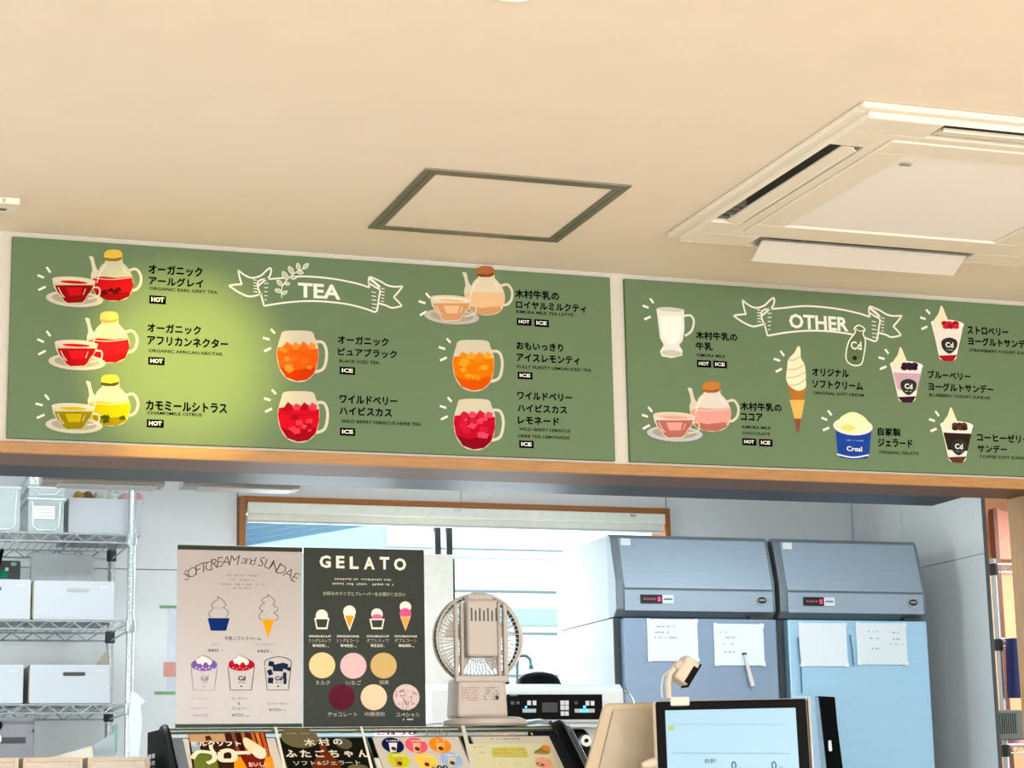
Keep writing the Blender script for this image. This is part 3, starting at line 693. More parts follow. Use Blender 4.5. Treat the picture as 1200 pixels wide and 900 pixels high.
for i, (x, y, c) in enumerate([(280, 310, '141c4c'), (535, 312, 'ee5c70'), (790, 308, 'ee8c1e'), (345, 470, 'c8cc1a'), (640, 480, 'f4cc50'), (915, 465, '96b4dc')]):
    S3.begin('printed_dot'); q = G3([(x, y)])[0]
    S3.ell(q, 12.8, 9.3, INK(c)); S3.poly([(q[0] - 5, q[1] - 3), (q[0] + 5, q[1] - 3), (q[0] + 4, q[1] + 8), (q[0] - 3, q[1] + 8)], INK(['e8e4ee', 'f4b090', 'f2b060', 'c8a838', 'f4c060', 'c8c8b0'][i]))
    S3.ell((q[0] + 1, q[1] + 4), 2.9, 2.4, INK('5c3414')); S3.scrib(q[0] - 8, q[1] - 6, q[0] + 7, 2, INK('f2e8e0'), .8); S3.end()
S3.begin('printed_price'); S3.text('500', *G3([(700, 525)])[0], *G3([(880, 590)])[0], INK('16343c'), .04); S3.end()
S4, o4 = slope_poster('pale yellow poster with faint print, rightmost on the showcase glass', 547, 638, INK('c6c2b0'))
G4 = lambda pts: [(540 + x * .15, 830 + y * .15) for x, y in pts]
S4.begin('printed_panel')
S4.poly(G4([(60, 280), (680, 280), (860, 700), (160, 700)]), INK('cfcda6'), h=1); S4.poly(G4([(240, 310), (500, 305), (530, 385), (250, 385)]), INK('c0b860'), h=2)
S4.poly(G4([(0, 135), (30, 135), (170, 700), (130, 700)]), INK('d0ccbe'), h=2)
S4.end()
S4.begin('printed_picture')
S4.poly(G4([(570, 350), (620, 310), (650, 285), (690, 310), (700, 350), (640, 365)]), INK('f2c230'), True); S4.ell(G4([(665, 310)])[0], 5, 3.5, INK('e8862c')); S4.ell(G4([(650, 430)])[0], 10, 7, INK('eaa488'))
S4.text('Ca', *G4([(590, 425)])[0], *G4([(650, 455)])[0], INK('4c2c24'), .03); S4.end()
S4.begin('printed_lettering')
for (a, b, c_, h_, col) in [(130, 195, 600, 3, 'd8b46a'), (230, 235, 480, 2.4, '9c8c70'), (240, 320, 500, 2.6, 'b8a040'), (240, 345, 510, 2.6, 'b8a040'), (100, 300, 180, 2, 'a89a88'), (120, 345, 220, 2, 'a89a88'), (300, 440, 470, 2, 'a8a488')]:
    S4.scrib(*G4([(a, b)])[0], G4([(c_, 0)])[0][0], h_, INK(col), .6)
S4.end()
# black gaps between posters
for i, (a, b) in enumerate([(425.5, 431), (534, 545)]):
    S = Sheet(base, (1, 0, 0), SLV, t)
    S.begin('glass_strip'); u0 = S.uv((a, 852))[0]; u1 = S.uv((b, 852))[0]
    S.film([(u0, -.006), (u1, -.006), (u1, -.085), (u0, -.085)], [(0, 3, 2, 1)], BLACK, 1); S.film([(u0, -.085), (u1, -.085), (u1, -.3), (u0, -.3)], [(0, 3, 2, 1)], INK('d8d6c8'), 1); S.end()

# standing menus on the showcase
YB = .25
def standing(label, x0, x1, c, nm):
    o = tag(obj('standing_menu', bx(x0, YB, TOP + .0005, x1, YB + .004, 1.738), c), label, 'menu')
    return o, Sheet((x0, YB, TOP), (1, 0, 0), (0, 0, 1), o)
TAUPE = mat('a8a09d', .22, var=.01, scale=300, name='laminated_taupe'); DG = mat('2b3229', .35, var=.02, scale=300, spec=.12, name='laminated_green')
oa, A = standing('taupe SOFTCREAM and SUNDAE menu standing on the showcase, left of the gelato menu', .855, 1.159, TAUPE, '')
ob_, B = standing('dark green GELATO menu standing on the showcase between the taupe menu and the fan', 1.163, 1.468, DG, '')
TI = INK('5a5652')
A.begin('printed_band'); A.film([(0, .4365), (.304, .4365), (.304, .426), (0, .426)], [(0, 3, 2, 1)], INK('3a4238'), 1); A.film([(0, .014), (.304, .014), (.304, .002), (0, .002)], [(0, 3, 2, 1)], INK('4a5650'), 1); A.end()
A.begin('printed_title')
HX = lambda x, y: (200 + x / 7.5, 630 + y / 7.5)
ttl = 'SOFTCREAM and SUNDAE'
pos = [(140, 330, .55), (190, 303, .5), (240, 282, .42), (290, 262, .34), (338, 248, .28), (385, 228, .22), (432, 214, .15), (490, 204, .08), (560, 198, .02), None, (645, 205, -.02), (685, 208, -.05), (725, 205, -.08), None, (800, 212, -.14), (862, 232, -.25), (915, 250, -.34), (975, 280, -.42), (1040, 312, -.5), (1098, 350, -.55)]
for ch, q in zip(ttl, pos):
    if q is None: continue
    lw, lh = (20, 52) if ch.islower() else (40, 84)
    if ch == 'd': lh = 70
    x, y = HX(q[0], q[1]); A.text(ch, x - lw / 15, y - lh / 15, x + lw / 15, y + lh / 15, TI, -.014, 1, rot=q[2] * .7, nat=True, shear=.25)
A.end()
A.begin('printed_caption')
for (a, y, b) in [(475, 322, 780), (535, 362, 720), (445, 400, 825), (525, 435, 735)]:
    p = HX(a, y); A.scrib(p[0], p[1], HX(b, 0)[0], 2.6, INK('8c8580'), .75)
A.end()
HY = lambda x, y: (200 + x / 7.5, 740 + y / 7.5)
def swirl(cx_, y0, pts, m, w_=.7):
    A.line(pts, w_, m)
A.begin('printed_soft_cream_cup')
A.line([HX(*p) for p in [(355, 695), (335, 680), (345, 650), (370, 625), (358, 590), (385, 560), (415, 545), (412, 520), (445, 540), (478, 570), (482, 600), (465, 615), (500, 640), (505, 670), (485, 700)]], .8, INK('6a6262'))
A.line([HX(*p) for p in [(365, 610), (420, 622), (465, 612)]], .5, INK('8a8280'))
A.poly([HX(*p) for p in [(325, 708), (518, 708), (487, 818), (352, 818)]], INK('14306e')); A.end()
A.begin('printed_soft_cream_cone')
A.line([HX(*p) for p in [(800, 725), (775, 700), (790, 660), (812, 645), (780, 625), (800, 590), (825, 575), (798, 555), (815, 530), (855, 520), (852, 500), (890, 530), (915, 560), (900, 590), (940, 620), (935, 645), (905, 660), (942, 690), (940, 718), (910, 728)]], .8, INK('6a6262'))
A.poly([HX(*p) for p in [(800, 722), (912, 722), (856, 885)]], INK('f0a01c')); A.end()
A.begin('printed_caption')
A.text('牛乳ソフトクリーム', *HY(475, 42), *HY(795, 78), TI, .01, 1)
A.text('カップ', *HY(362, 100), *HY(432, 125), INK('77706c'), 0, 1); A.text('ワッフルコーン', *HY(740, 100), *HY(930, 128), INK('77706c'), 0, 1)
A.text('¥400', *HY(328, 152), *HY(420, 180), TI, .01, 1); A.scrib(*HY(428, 166), HY(470, 0)[0], 1.6, TI); A.text('¥450', *HY(758, 158), *HY(862, 186), TI, .01, 1); A.scrib(*HY(868, 174), HY(898, 0)[0], 1.6, TI)
A.text('ヨーグルト&', *HY(180, 578), *HY(335, 605), INK('9c94a0'), 0, 1); A.text('ブルーベリー', *HY(175, 662), *HY(360, 690), INK('9c94a0'), 0, 1); A.text('¥550', *HY(195, 722), *HY(330, 748), INK('9c94a0'), 0, 1)  # left caption in paler ink, glare put into its colour
A.text('ヨーグルト', *HY(540, 575), *HY(668, 600), TI, 0, 1); A.text('&', *HY(590, 622), *HY(612, 645), TI, 0, 1); A.text('ストロベリー', *HY(532, 662), *HY(688, 690), TI, 0, 1); A.text('¥550', *HY(535, 722), *HY(640, 748), TI, 0, 1)
A.text('コーヒーゼリー', *HY(850, 622), *HY(1040, 648), TI, 0, 1); A.text('¥550', *HY(862, 675), *HY(970, 700), TI, 0, 1); A.scrib(*HY(980, 690), HY(1010, 0)[0], 1.6, TI); A.scrib(*HY(655, 738), HY(690, 0)[0], 1.6, TI)
A.end()
for (xc, top, line_, jel) in [(295, '7a5aa8', '9a96a8', 0), (620, 'b01830', '4a4448', 0), (943, '1e2a44', '3c4450', 1)]:  # left cup outlined paler, glare on the laminate put into its ink
    A.begin('printed_sundae_cup')
    if not jel:
        A.ell(HY(xc, 292), 15.4, 7.4, INK(top), lump=.04)
        A.poly([HY(xc + a, b) for a, b in [(-75, 250), (-20, 210), (0, 225), (40, 240), (70, 262), (60, 290), (40, 298), (20, 270), (0, 275), (-15, 300), (-35, 280), (-60, 285)]], INK('ece4e0'))
        for k in range(6): A.ell(HY(xc - 70 + k * 28, 318 + 12 * (k % 2)), 1.3, 1.1, INK('c8b4d8' if top[0] == '7' else 'e8606c'))
        A.line([HY(xc - 60, 240), HY(xc - 10, 210), HY(xc + 60, 235)], .6, INK('8a8490'))
    else:
        A.line([HY(xc - 115, 300), HY(xc - 118, 265), HY(xc - 80, 240), HY(xc, 222), HY(xc + 80, 238), HY(xc + 120, 270), HY(xc + 105, 320)], .9, INK('3c4450'))
        for (a, b, w_, h_, r_) in [(-60, 285, 46, 46, .2), (0, 320, 90, 60, .05), (60, 305, 50, 50, .3), (-70, 360, 40, 50, -.4), (-65, 430, 46, 50, .1), (58, 390, 30, 60, 0), (62, 440, 26, 46, .1), (20, 300, 60, 40, -.2), (95, 330, 30, 30, .4)]:
            A.poly([HY(xc + a + (u * w_ * math.cos(r_) - v * h_ * math.sin(r_)) / 2, b + (u * w_ * math.sin(r_) + v * h_ * math.cos(r_)) / 2) for u, v in [(-1, -1), (1, -1), (1, 1), (-1, 1)]], INK(top))
    A.line([HY(xc - 117, 310), HY(xc - 95, 515), HY(xc + 90, 515), HY(xc + 115, 310)], .7, INK(line_), smooth=False)
    A.text('Cd', *HY(xc - 28, 392), *HY(xc + 35, 432), INK(line_), .03, 30); A.scrib(*HY(xc - 26, 445), HY(xc + 30, 0)[0], 1.2, INK(line_)); A.ell(HY(xc, 482), 1, 1, INK(line_))
    A.end()
# gelato menu print
BX = lambda x, y: (350 + x / 7.5, 635 + y / 7.5)
BY = lambda x, y: (350 + x / 7.5, 745 + y / 7.5)
BWH = INK('ece8dc')
B.begin('printed_title')
for ch, a, b, y in [('G', 182, 282, 118), ('E', 328, 402, 122), ('L', 448, 526, 128), ('A', 572, 668, 132), ('T', 712, 796, 132), ('O', 836, 944, 142)]:
    p = BX(a, y); q = BX(b, y + 110); B.text(ch, p[0], p[1], q[0], q[1], BWH, .035, 1)
B.end()
B.begin('printed_caption')
B.scrib(*BX(318, 316), BX(808, 0)[0], 3, INK('c8c8b8'), .85); B.scrib(*BX(295, 358), BX(832, 0)[0], 3, INK('c8c8b8'), .85)
B.text('お好みのサイズとフレーバーをお選びください', *BX(215, 436), *BX(938, 468), INK('dcdccc'), .03, 1)
for xc, l1, l2, pr in [(185, 'SINGLECUP', 'シングルカップ', '¥400'), (430, 'SINGLECONE', 'シングルコーン', '¥450'), (695, 'DOUBLECUP', 'ダブルカップ', '¥550'), (940, 'DOUBLECONE', 'ダブルコーン', '¥600')]:
    B.text(l1, *BX(xc - 95, 820), *BX(xc + 100, 838), BWH, .02, 1); B.text(l2, *BX(xc - 98, 852), *BX(xc + 98, 882), BWH, .02, 1); B.text(pr, *BY(xc - 65, 72), *BY(xc + 45, 100), BWH, .01, 1); B.scrib(*BY(xc + 52, 92), BY(xc + 75, 0)[0], 1.4, BWH)
B.end()
for (xc, yc, cone, dbl) in [(203, 640, 0, 0), (446, 625, 1, 0), (688, 640, 0, 1), (938, 600, 1, 1)]:
    B.begin('printed_cone' if cone else 'printed_cup')
    if not cone:
        if dbl: B.ell(BX(xc, 635), 6.8, 6.8, BWH); B.ell(BX(xc, 665), 6.2, 4, INK('e0689c'))
        else: B.ell(BX(xc, 650), 7.2, 7.4, BWH)
        B.poly([BX(xc - 67, 668 + 8 * dbl), BX(xc + 67, 668 + 8 * dbl), BX(xc + 48, 768), BX(xc - 48, 768)], BWH)
        B.poly([BX(xc - 52, 680 + 8 * dbl), BX(xc + 52, 680 + 8 * dbl), BX(xc + 38, 752), BX(xc - 38, 752)], INK('3f443b'))
    elif not dbl:
        B.ell(BX(xc, 615), 7.4, 7.6, BWH); B.poly([BX(xc - 50, 650), BX(xc + 50, 650), BX(xc, 785)], BWH); B.poly([BX(xc - 38, 650), BX(xc + 40, 650), BX(xc, 755)], INK('f09c1c'))
    else:
        B.ell(BX(xc, 572), 6.8, 6.6, BWH); B.ell(BX(xc, 632), 6.8, 6.8, INK('ee5a90')); B.poly([BX(xc - 48, 655), BX(xc + 48, 655), BX(xc, 785)], INK('f2b48c')); B.poly([BX(xc - 38, 672), BX(xc + 38, 672), BX(xc, 755)], INK('f0a850'))
    B.end()
for (x, y, c, tx, a, b, ty, k) in [(206, 260, 'eccf98', 'ミルク', 150, 272, 395, 0), (480, 264, 'e0bcc0', 'いちご', 415, 545, 395, 0), (746, 262, 'cdb074', '抹茶', 708, 790, 392, 0), (378, 540, '5c2034', 'チョコレート', 255, 512, 675, 0), (660, 541, 'ecd0b0', '吟醸酒粕', 580, 755, 672, 0), (945, 540, 'dcc4c4', 'スペシャル', 858, 1062, 678, 1)]:
    B.begin('printed_flavour'); B.ell(BY(x, y), 15.4, 15.2, INK(c), n=32, lump=.02 if k else 0)
    if k:
        L0 = B.lay
        for i in range(60):
            a_ = R.uniform(0, 6.28); r_ = 13 * math.sqrt(R.random()); q = BY(x, y); p = (q[0] + r_ * math.cos(a_), q[1] + r_ * math.sin(a_)); d = R.uniform(0, 3)
            B.line([p, (p[0] + 2.2 * math.cos(d), p[1] + 2.2 * math.sin(d))], .9, INK(['8c5c68', 'f2ecec', 'b48c98', '5c4048'][i % 4]), False, h=L0 + 1 + i % 3)
        B.scrib(*BY(915, 728), BY(1000, 0)[0], 2.4, BWH, .9)
    B.text(tx, *BY(a, ty), *BY(b, ty + 36), BWH, .025, 9); B.end()

# desk fan, seen from behind
FC = PY((563, 748), .20); fr = .110
t = thing('desk_fan', (FC.x, .22, TOP), 'white desk fan seen from behind, standing on the right end of the showcase', 'fan')
FW = mat('b4aca4', .45, var=.01, name='fan_plastic')
def circ(c, r, y, n=40): return [(c.x + r * math.cos(2 * PI * i / n), y, c.z + r * math.sin(2 * PI * i / n)) for i in range(n + 1)]
m = MB(); m.tube(circ(FC, fr, .205), .0035, 6); m.tube(circ(FC, fr, .235), .0035, 6); m.tube(circ(FC, fr - .008, .198), .0018, 6); m.tube(circ(FC, .060, .182), .0015, 6)
for i in range(56):
    a = 2 * PI * i / 56; c_, s_ = math.cos(a), math.sin(a); rr_ = lambda r, y: (FC.x + r * c_, y, FC.z + r * s_)
    m.tube([rr_(.03, .180), rr_(.07, .184), rr_(.095, .194), rr_(fr, .205), rr_(fr, .235)], .0012, 4)
obj('rear_grille', m, mat('c4c0ba', .4), t)
m = MB(); m.tube(circ(FC, fr - .004, .222), .006, 6); obj('grille_gap_ring', m, mat('2e302c', .6), t)  # dark ring standing for the dark gaps between the outer ribs
m = MB()
for i in range(56):
    a = 2 * PI * i / 56; c_, s_ = math.cos(a), math.sin(a)
    m.tube([(FC.x + .02 * c_, .262, FC.z + .02 * s_), (FC.x + .08 * c_, .258, FC.z + .08 * s_), (FC.x + fr * c_, .237, FC.z + fr * s_)], .0011, 4)
m.lathe([(.022, .258), (.022, .266)], (FC.x, 0, FC.z), 20, 'y')
obj('front_grille', m, mat('8e8a86', .45), t)
m = MB()
for i in range(5):
    a = 2 * PI * i / 5 + .3; vs = []
    for (r, w_, tw) in [(.015, .012, .008), (.05, .030, .011), (.085, .036, .009)]:
        for sgn in (-1, 1):
            aa = a + sgn * w_ / r * .55; vs.append((FC.x + r * math.cos(aa), .222 + sgn * tw, FC.z + r * math.sin(aa)))
    m.add(vs, [(0, 1, 3, 2), (2, 3, 5, 4)])
m.lathe([(.018, .208), (.02, .238)], (FC.x, 0, FC.z), 16, 'y')
obj('blades', m, mat('f0ece8', .3), t)
mx = .0022
px = lambda x: PY((x, 748), .16).x
m = MB(); m.box(px(545), .135, PY((563, 770), .15).z, px(580), .181, PY((563, 703), .15).z)
mh = obj('motor_housing', m, FW, t, bevel=.006)
m = MB()
for k in range(7): m.box(px(548.5) + k * .0105, .1338, FC.z + .036, px(548.5) + k * .0105 + .0035, .1352, FC.z + .068 - (.006 if k % 2 else 0))
obj('vent_slot', m, DARK, mh)
m = MB()
for (a, b) in [(532, 536), (539, 543), (582, 586), (589, 594)]: m.box(px(a), .150, FC.z - .098, px(b), .168, FC.z + .083)
m.box(px(548), .150, FC.z + .083, px(578), .185, FC.z + .104)
m.box(px(532), .150, FC.z - .110, px(594), .170, FC.z - .094)
obj('rear_bracket', m, FW, t, bevel=.004)
m = MB(); m.xf = Matrix.Identity(4)
za, zc = TOP + .022, FC.z - .098
b0 = (px(534), px(593)); b1 = (px(536), px(591))
m.add([(b0[0], .15, za), (b0[1], .15, za), (b0[1], .25, za), (b0[0], .25, za), (b1[0], .155, zc), (b1[1], .155, zc), (b1[1], .245, zc), (b1[0], .245, zc)], [(0, 3, 2, 1), (4, 5, 6, 7), (0, 1, 5, 4), (1, 2, 6, 5), (2, 3, 7, 6), (3, 0, 4, 7)])
nb = obj('neck', m, FW, t, bevel=.008)
m = MB(); m.lathe([(.098, TOP + .0005), (.104, TOP + .006), (.102, TOP + .016), (.085, TOP + .0225)], (FC.x + .008, .20, 0), 40); obj('base', m, FW, t, smooth=True)
SF = Sheet((px(534), .1497, za), (1, 0, 0), (0, .005, zc - za), t); SF.begin('rating_label')
for k in range(6): SF.scrib(541, 805 + k * 3, 560, 2, INK('b08a70'), .8)
for k in range(5): SF.scrib(567, 805 + k * 3.4, 584, 2.2, INK('7c7a80'), .6)
SF.rect(580.5, 815, 584, 820, INK('44444a')); SF.end()

# ------------------------------------------------------------------ clear bins along the bottom left
BN = mat('bfb3a0', .5)
for i, (a, b, lab) in enumerate([(-40, 22, 'leftmost cream framed clear bin at the bottom left corner'), (27, 97, 'middle cream framed clear bin along the bottom left edge'), (103, 176, 'right cream framed clear bin with snacks, next to the black showcase end')]):
    xa, xb = PY((a, 890), .1).x, PY((b, 890), .1).x; zt = 1.236
    t = thing('clear_bin', ((xa + xb) / 2, .2, 1.0), lab, 'bin', 'clear front bins on the counter')
    m = MB(); f_ = .010
    m.box(xa, .10, 1.0, xa + f_, .11, zt); m.box(xb - f_, .10, 1.0, xb, .11, zt); m.box(xa + f_, .10, zt - f_, xb - f_, .11, zt); m.box(xa + f_, .10, 1.0, xb - f_, .11, 1.012)
    m.box(xa, .1105, 1.0, xa + .003, .30, zt); m.box(xb - .003, .1105, 1.0, xb, .30, zt); m.box(xa + .003, .297, 1.0, xb - .003, .30, zt); m.box(xa + .003, .1105, 1.0, xb - .003, .297, 1.004)
    obj('frame', m, BN, t, bevel=.001)
    obj('clear_front', bx(xa + f_, .103, 1.012, xb - f_, .105, zt - f_), clear('d8c8b4', .3), t)
    for k in range(3):
        s_ = tag(obj('snack_packet', MB().ball((xa + .03 + k * (xb - xa - .06) / 2, .19, 1.11), .013, .05, .10, lump=.04), mat(['c89c70', 'e8e0d4', 'b87a4c'][(k + i) % 3], .4), smooth=True), ['tan', 'white', 'brown'][(k + i) % 3] + ' packet inside the ' + ['leftmost', 'middle', 'right'][i] + ' clear bin', 'packet', 'packets in the clear bins')
t = tag(obj('side_counter', bx(.2, -.1, 0, .792, .36, .999), mat('c9b48e', .5)), 'low counter carrying the clear bins left of the showcase', 'counter')

# ------------------------------------------------------------------ cash desk things on the right
tag(obj('cash_desk', bx(1.80, -.52, 0, 3.05, .55, .95), mat('bfa47a', .5), bevel=.004), 'wooden cash desk below the customer display, right of the showcase', 'counter')
# customer display
ang = math.radians(20)
tl = PY((766, 822), -.42); 
M = Matrix.Translation((tl.x, -.42, 0)) @ Matrix.Rotation(-ang, 4, 'Z')
W_ = .335; ztop = tl.z
t = thing('customer_display', (tl.x + .16, -.45, .95), 'black framed customer display with a pale blue screen, standing at bottom right', 'monitor')
TT = Matrix.Translation((0, 0, ztop)) @ Matrix.Rotation(math.radians(-7), 4, 'X')
MM = M @ TT
def lb(*a): mb = MB(MM); return mb.box(*a)
obj('back_shell', lb(-.002, .0032, -.245, W_ + .002, .034, .002), CREAM, t, bevel=.006)
obj('bezel', lb(.004, -.003, -.243, W_ - .002, .003, -.001), BLACK, t, bevel=.003)
obj('side_edge', lb(W_ + .0022, -.004, -.245, W_ + .007, .034, .002), mat('8e8f92', .3, .6), t)
obj('screen', lb(.024, -.0042, -.235, W_ - .026, -.0031, -.021), mat('80a4ba', .3, var=0, emit=.28), t)
m = MB(MM); m.box(.14, .034, -.245, .20, .06, -.12); obj('stand', m, CREAM, t, bevel=.004)
m = MB(M); m.box(.10, -.05, .9505, .24, .10, .965); m.box(.14, .02, .9655, .20, .06, ztop - .15); obj('stand_foot', m, CREAM, t, bevel=.003)
O_ = MM @ Vector((0, -.0043, 0)); U_ = (MM.to_3x3() @ Vector((1, 0, 0))); V_ = (MM.to_3x3() @ Vector((0, 0, 1)))
SS = Sheet(O_, U_, V_, t); SS.begin('screen_print'); DK = INK('3a4a54')
SS.line([(786, 848.5), (921, 849)], .8, INK('8fb4cc'), False); SS.line([(787, 882.5), (925, 883)], .9, INK('7ca4c0'), False)
SS.ell((786.5, 853), 3.4, 2.6, INK('a8b83c')); SS.text('合計', 825, 889, 839, 894.5, INK('5c7484'), .01)
SS.text('0', 857, 892, 863, 902, DK, .0); SS.text('0', 904, 892, 910, 902, DK, .0); SS.text('点', 865, 898, 869, 902, INK('7c94a4'), 0); SS.text('円', 913, 898, 918, 902, INK('7c94a4'), 0); SS.end()
# cream camera on top of it
t = thing('scanner_camera', tuple(MM @ Vector((.05, .01, .002))), 'small cream camera head with black window clipped on top of the customer display', 'camera')
obj('clamp', MB(MM).box(.036, -.010, -.012, .078, .040, .008), mat('cfc8c0', .45), t, bevel=.003)
yk = tl.y - .01
def P(p, dy=0): return PY(p, -.44 + dy)
obj('arm', MB().tube([P((784, 818)), P((783, 800)), P((785, 790)), P((793, 780))], .0066, 10), CREAM, t, smooth=True)
obj('cable', MB().tube([P((776, 818), .02), P((775, 805), .02), P((777, 793), .02), P((784, 786), .01)], .0018, 6), WHITE, t, smooth=True)
obj('hinge', MB().lathe([(.009, -.012), (.009, .006)], P((794, 780)), 14, 'y'), mat('b5a890', .4), t, smooth=True)
hcp = P((803, 786))
HM = Matrix.Translation(hcp) @ Matrix.Rotation(math.radians(35), 4, 'Y')
hb = MB(HM); hb.box(-.0185, -.016, -.030, .0185, .028, .030); obj('head', hb, CREAM, t, bevel=.007)
hb = MB(HM); hb.box(.0188, -.013, -.030, .0215, .024, .030); hb.box(.006, -.0180, -.026, .0186, -.0161, .016); obj('window', hb, BLACK, t)
# cash tablet seen from behind
t = thing('cash_tablet', (1.78, -.15, .95), 'cream cash tablet seen from behind, left of the customer display', 'tablet')
q = [P(p, .15) for p in [(708, 824), (768, 823), (775, 905), (684, 905)]]
def slab(q, dy, name, m_, bev, zt=0):
    mb = MB(); n = len(q); mb.add([tuple(p) for p in q] + [(p.x + .01, p.y + dy, p.z) for p in q], [(0, 1, 2, 3), (7, 6, 5, 4), (0, 4, 5, 1), (1, 5, 6, 2), (2, 6, 7, 3), (3, 7, 4, 0)])
    return obj(name, mb, m_, t, bevel=bev)
slab(q, .03, 'shell', mat('baa98f', .45), .010)
q2 = [P(p, .148) for p in [(718, 832), (765, 832), (771, 905), (700, 905)]]
for p in q2: p.y -= .004
slab(q2, .003, 'back_panel', mat('aba08c', .5), .002)
obj('lower_shell', MB().tube([P((752, 897), .02), P((762, 895), .02), P((775, 893), .02)], [.006, .012, .014], 12), CREAM, t, smooth=True)
obj('foot', bx(1.79, -.34, .9505, 1.86, -.27, 1.18), CREAM, t, bevel=.01)
# acrylic holder right of the display
t = thing('acrylic_sign_holder', (2.26, -.25, .95), 'thin grey framed acrylic holder, tinted with a painted blue reflection, between the display and the right fridge', 'sign holder')
a0, a1 = P((932, 815), .2), P((959, 817), .2); b0_ = P((943, 900), .2); b1_ = P((969, 903), .2)
ra = lambda p, q, r: obj('frame_bar', MB().tube([p, q], r, 8), mat('8d9094', .3, .6), t)
dn = Vector((0, 0, .2405)); lo0 = Vector((b0_.x, b0_.y, .9515)); lo1 = Vector((b1_.x, b1_.y, .9515))
ra(a0, b0_, .0022); ra(b0_, lo0, .0022); ra(b0_, b1_, .0018); ra(b1_, lo1, .0018)
mb = MB(); mb.add([a0, a1, b1_, b0_, a0 + Vector((0, .003, 0)), a1 + Vector((0, .003, 0)), b1_ + Vector((0, .003, 0)), b0_ + Vector((0, .003, 0))], [(0, 1, 2, 3), (7, 6, 5, 4), (0, 4, 5, 1), (1, 5, 6, 2), (2, 6, 7, 3), (3, 7, 4, 0)])
obj('blue_reflection_sheet', mb, clear('9cc8e8', .3), t)  # blue tint of the sheet stands for a glossy reflection

# ================================================================== KITCHEN
# soft serve machine
X = lambda x, y, d: PY((x, y), d)
ys = 1.30
t = thing('soft_cream_machine', (2.1, 1.6, 0), 'white soft cream machine with a black button panel, behind the fan', 'machine')
xa, xb, zt = 1.80, X(731, 802, ys).x, X(650, 801, ys).z
MWH = mat('d9dee0', .35, .1, var=.01)
zl = X(650, 848, ys).z
obj('body', MB().prism([(1.30, zl), (1.30, zt - .02), (1.325, zt), (1.95, zt), (1.95, .75), (1.50, .75), (1.50, zl)], xa, xb), MWH, t, bevel=.006)
obj('cabinet', bx(xa, 1.32, .08, xb, 1.95, .745), MWH, t, bevel=.006)
for fx in (xa + .05, xb - .05): obj('foot', bx(fx - .03, 1.36, 0, fx + .03, 1.9, .079), DARK, t)
obj('lower_lip', bx(xa, 1.288, zl - .012, xb, 1.35, zl - .001), STEEL, t)
p0 = X(593, 814, ys); p1 = X(705, 843, ys)
cpn = obj('control_panel', bx(p0.x, 1.288, p1.z, p1.x, 1.2985, p0.z), BLACK, t, bevel=.002)
G = lambda x, y: (580 + x / 6, 760 + y / 6)
def btn(x0, y0, x1, y1, c, nm='button', e=0):
    a = X(*G(x0, y0), 1.286); b = X(*G(x1, y1), 1.286)
    obj(nm, bx(a.x, 1.284, b.z, b.x, 1.2875, a.z), mat(c, .4, var=0, emit=e), cpn)
for bb in [(228, 366, 252, 398), (265, 366, 290, 398), (460, 366, 488, 396), (492, 366, 518, 396), (460, 400, 488, 432), (492, 400, 518, 432), (462, 442, 488, 472), (492, 442, 518, 472), (638, 368, 662, 400), (672, 368, 698, 400)]: btn(*bb, 'cfd4d4')
btn(195, 424, 288, 450, 'a9bcc8', 'display_strip'); btn(560, 424, 700, 450, 'b4b4b8', 'display_strip')
btn(598, 426, 655, 449, '5ab4e8', 'lamp', 1.5); btn(212, 405, 224, 418, '3a90f0', 'lamp', 3); btn(622, 402, 638, 418, '3a90f0', 'lamp', 3); btn(330, 380, 440, 448, '20242c', 'display')
for bb in [(110, 372, 135, 395), (150, 372, 172, 392), (560, 372, 580, 392)]: btn(*bb, '3c4448')
btn(105, 326, 158, 334, '6a7072', 'maker_mark')
for (x0, x1, y0) in [(612, 664, 787), (586, 604, 796)]:
    a = X(x0, 797, 1.6); b = X(x1, 797, 1.6); cx_ = (a.x + b.x) / 2; r_ = (b.x - a.x) / 2
    obj('hopper_lid', MB().lathe([(r_ + .03, zt + .0005), (r_ + .03, zt + .01), (r_, zt + .018), (r_ * .9, zt + .036), (r_ * .65, zt + .052), (r_ * .25, zt + .060)], (cx_, 1.66, 0), 28), BLACK, t, smooth=True)
# steel hose edge at right of the machine
obj('side_tube', MB().tube([(xb + .004, 1.30, zt - .03), (xb + .004, 1.30, zt - .015), (xb + .018, 1.28, zt - .05), (xb + .03, 1.27, zt - .10)], .005, 8), CHROME, t, smooth=True)
c = X(673, 872, 1.36)
m = MB(); m.lathe([(.03, zl - .015), (.045, zl - .03), (.05, zl - .075), (.04, zl - .16), (.03, zl - .22)], (c.x, 1.36, 0), 20); obj('dispensing_head', m, BLACK, t, smooth=True)
m = MB(); m.box(c.x - .035, 1.30, zl - .2, c.x + .02, 1.37, zl - .02); obj('dispensing_head', m, BLACK, t, bevel=.008)
c2 = X(686, 868, 1.27); obj('knob', MB().lathe([(.017, 1.262), (.019, 1.268), (.019, 1.29)], (c2.x, 0, c2.z), 18, 'y'), CHROME, t, smooth=True)
obj('knob_centre', MB().lathe([(.006, 1.258), (.006, 1.2615)], (c2.x, 0, c2.z), 12, 'y'), BLACK, t)
obj('knob_shaft', MB().tube([(c2.x, 1.2905, c2.z), (c2.x, 1.50, c2.z)], .008, 8), CHROME, t)
obj('drip_ledge', bx(xa + .02, 1.33, .751, xb - .02, 1.499, .78), STEEL, t)

